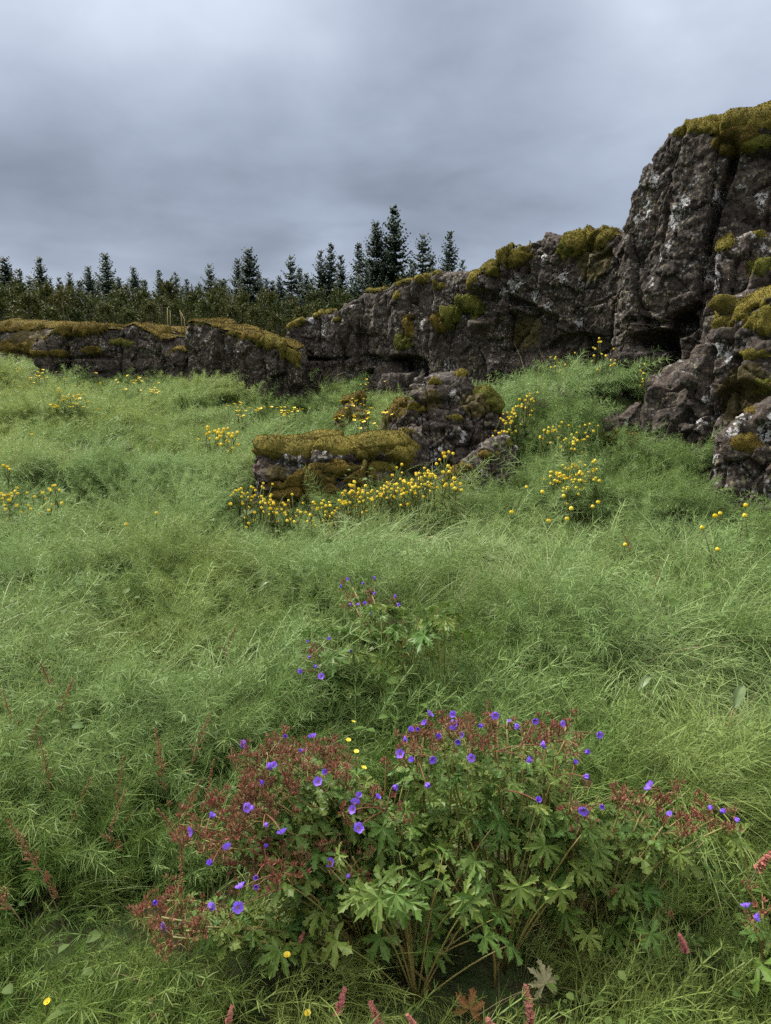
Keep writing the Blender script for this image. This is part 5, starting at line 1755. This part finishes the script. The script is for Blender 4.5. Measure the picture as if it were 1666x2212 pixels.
for px_, py_, d_, lab in (
        (482, 1360, 2.7, "dark red sorrel spike standing by itself in the left meadow"), (415, 1560, 1.95, "tall slanting sorrel left of the geraniums, reaching highest"), (348, 1605, 1.85, "thin sorrel just left of the tallest slanting one"),
        (18, 1500, 2.1, "dark sorrel at the left edge of the grass"), (60, 1535, 2.0, "branching sorrel right of the one at the left edge"), (122, 1480, 2.2, "sorrel with several rusty tufts near the left edge"), (105, 1430, 2.4, "sorrel in the dark hollow near the left edge"),
        (100, 1620, 1.8, "sorrel with a wide rusty plume in the left grass"), (245, 1655, 1.75, "thick rusty sorrel in the left foreground grass"), (230, 1720, 1.6, "short sorrel with a round rusty tuft below the thick one"), (155, 1690, 1.7, "small bent sorrel in the left foreground"),
        (395, 1690, 1.7, "sorrel touching the left side of the red fruit"), (440, 1660, 1.75, "nodding sorrel just left of the red fruit"), (385, 1740, 1.6, "sorrel leaning over the left edge of the red fruit"), (375, 1905, 1.35, "orange sorrel between the grass and the clump's lower left"),
        (530, 1600, 1.95, "pale rusty sorrel above the first violet flower of the left clump"), (742, 1570, 2.0, "rusty sorrel next to the buttercups in the middle"), (703, 1595, 1.95, "short sorrel left of the buttercups in the middle"), (855, 1565, 2.0, "short red sorrel left of the big violet drift"),
        (1365, 1155, 4.1, "tall dark sorrel in the right meadow beside a globeflower"), (1318, 1200, 3.9, "left sorrel of the dark bunch in the right meadow"), (1340, 1210, 3.85, "middle sorrel of the dark bunch in the right meadow"), (1315, 1290, 3.4, "short red sorrel below the dark bunch in the right meadow"),
        (1285, 1275, 3.5, "faint sorrel left below the dark bunch"), (1410, 1235, 3.7, "pinkish sorrel right of the dark bunch"), (1425, 1215, 3.8, "thin sorrel with hooked tip right of the dark bunch"), (1465, 1185, 4.0, "short sorrel in the grass towards the right rocks"),
        (1370, 1340, 3.0, "lone pink-tipped sorrel in the middle of the right meadow"), (1225, 1640, 1.85, "rusty seed stalk in front of the violet drift's right end"), (918, 1140, 4.7, "small sorrel just below the globeflower drift"), (440, 1110, 5.2, "pink-brown sorrel on the slope left of the boulder"),
        (445, 1165, 4.7, "sorrel below the boulder's left corner"), (265, 945, 7.2, "thin sorrel in the middle of the left slope"), (320, 950, 7.2, "second thin sorrel on the left slope"), (545, 1240, 4.0, "rusty tuft in the centre-left grass"), (695, 1240, 4.0, "rusty tuft left of the solitary tall geranium")):
    sorrel(px_, py_, d_, lab)
for px_, py_, d_, lab, sc_ in ((728, 2140, 1.2, "upright pink flower spike at the bottom middle", 1.0), (335, 2160, 1.2, "pink flower spike leaning left at the bottom edge", .9), (488, 2178, 1.18, "short pink flower spike at the bottom left of the clump", .8),
                               (822, 2165, 1.18, "rusty pink flower spike right of the upright one at the bottom", 1.1), (1065, 2175, 1.17, "brown-pink flower spike beside the withered leaf", 1.2), (1152, 2160, 1.18, "bright pink bent flower spike at the bottom right", 1.1),
                               (905, 2190, 1.16, "small pink flower spike cut by the bottom edge", .8), (640, 2010, 1.35, "pink flower spike under the leaves of the left clump", .8), (1485, 2010, 1.35, "dull orange flower spike at the lower right", .9)):
    sorrel(px_, py_, d_, lab, "pink flower spikes in the foreground", None, True, sc_, name="bistort")
sorrel(10, 1860, 1.45, "big rust-red dock panicle leaning in from the left edge", None, 1, False, 1.25, 2.9, name="dock")
sorrel(75, 1790, 1.5, "arching rusty dock panicle above the big one at the left edge", None, 1, False, 1.1, 2.6, name="dock")
sorrel(1640, 1830, 1.55, "pale pink dock panicle drooping at the right edge", None, 1, True, 1.2, .4, name="dock")

# broad dock leaves in the right meadow
M_DOCK = leafy("dock_leaf", (0.10, 0.15, 0.055), (0.14, 0.19, 0.07), None, rough=.45, transl=.3, vein=True)
V, F, ve = [], [], []
for i in range(9):
    s = i / 8
    w_ = .17 * math.sin(math.pi * min(1, s * .92 + .08)) ** .8
    for j in range(5):
        u_ = j / 2 - 1
        V.append((s, u_ * w_, .30 * math.sin(s * 2.4) + .06 * abs(u_) + .02 * math.sin(s * 22) * abs(u_)))
        ve.append(1.0 if j == 2 else 0.0)
for i in range(8):
    for j in range(4):
        F.append([i * 5 + j, i * 5 + j + 1, (i + 1) * 5 + j + 1, (i + 1) * 5 + j])
DOCK = mesh_from("blade", np.array(V), F, M_DOCK, True, {'vein': ve, 'tt': [0.5] * len(V)})
for px_, py_, z_, rz, sc_, lab in ((1585, 1530, .42, .9, .10, "broad curved dock leaf standing out of the right meadow"), (1375, 1495, .40, .5, .085, "smaller dock leaf left of the broad curved one"), (560, 1275, .36, .3, .085, "dock leaf lying in the centre-left grass")):
    p_ = PZ(px_, py_, z_)
    o = thing("dock_leaf", lab, "leaf", p_)
    link("blade", DOCK, o, (0, 0, 0), (.25, -.35, rz), sc_)
    mb = MB()
    mb.tube([(0, 0, 0), (-.02, .01, -.15), (-.02, .02, gz1(p_[0], p_[1]) - p_[2] - .03)], .0025, .003, 4)
    link("petiole", mb.build("petiole", M_GSTEM), o)

# dry straws on the left slope
for pts_, d_, lab in ((((100, 1000), (112, 968), (128, 950)), 7.0, "bent straw at the left of the dry stalks on the slope"), (((110, 998), (118, 975), (126, 955)), 7.0, "longest pale straw on the left slope"), (((106, 975), (98, 960), (95, 985)), 7.0, "short hooked straw left of the longest one"),
                      (((132, 985), (150, 972), (178, 968)), 7.0, "nearly flat straw right of the others on the slope"), (((303, 888), (306, 850), (308, 838)), 10.4, "upright straw topped with yellow on the upper slope"), (((572, 948), (595, 938), (612, 922)), 8.6, "curved pale straw on the slope in front of the tilted slab"),
                      (((820, 1075), (835, 1050), (850, 1035)), 5.35, "pale arching blade in front of the low mossy boulder")):
    q = [P(a, b_, d_) for a, b_ in pts_]
    g0 = q[0].copy()
    g0[2] = gz1(g0[0], g0[1]) - .05
    mb = MB()
    path = np.array([g0] + q)
    mb.tube(path - g0, .006 * d_ / 8, .003 * d_ / 8, 4)
    tag(link("straw", mb.build("straw", M_STRAW), None, g0), lab, "stalk", "dry straws in the meadow")
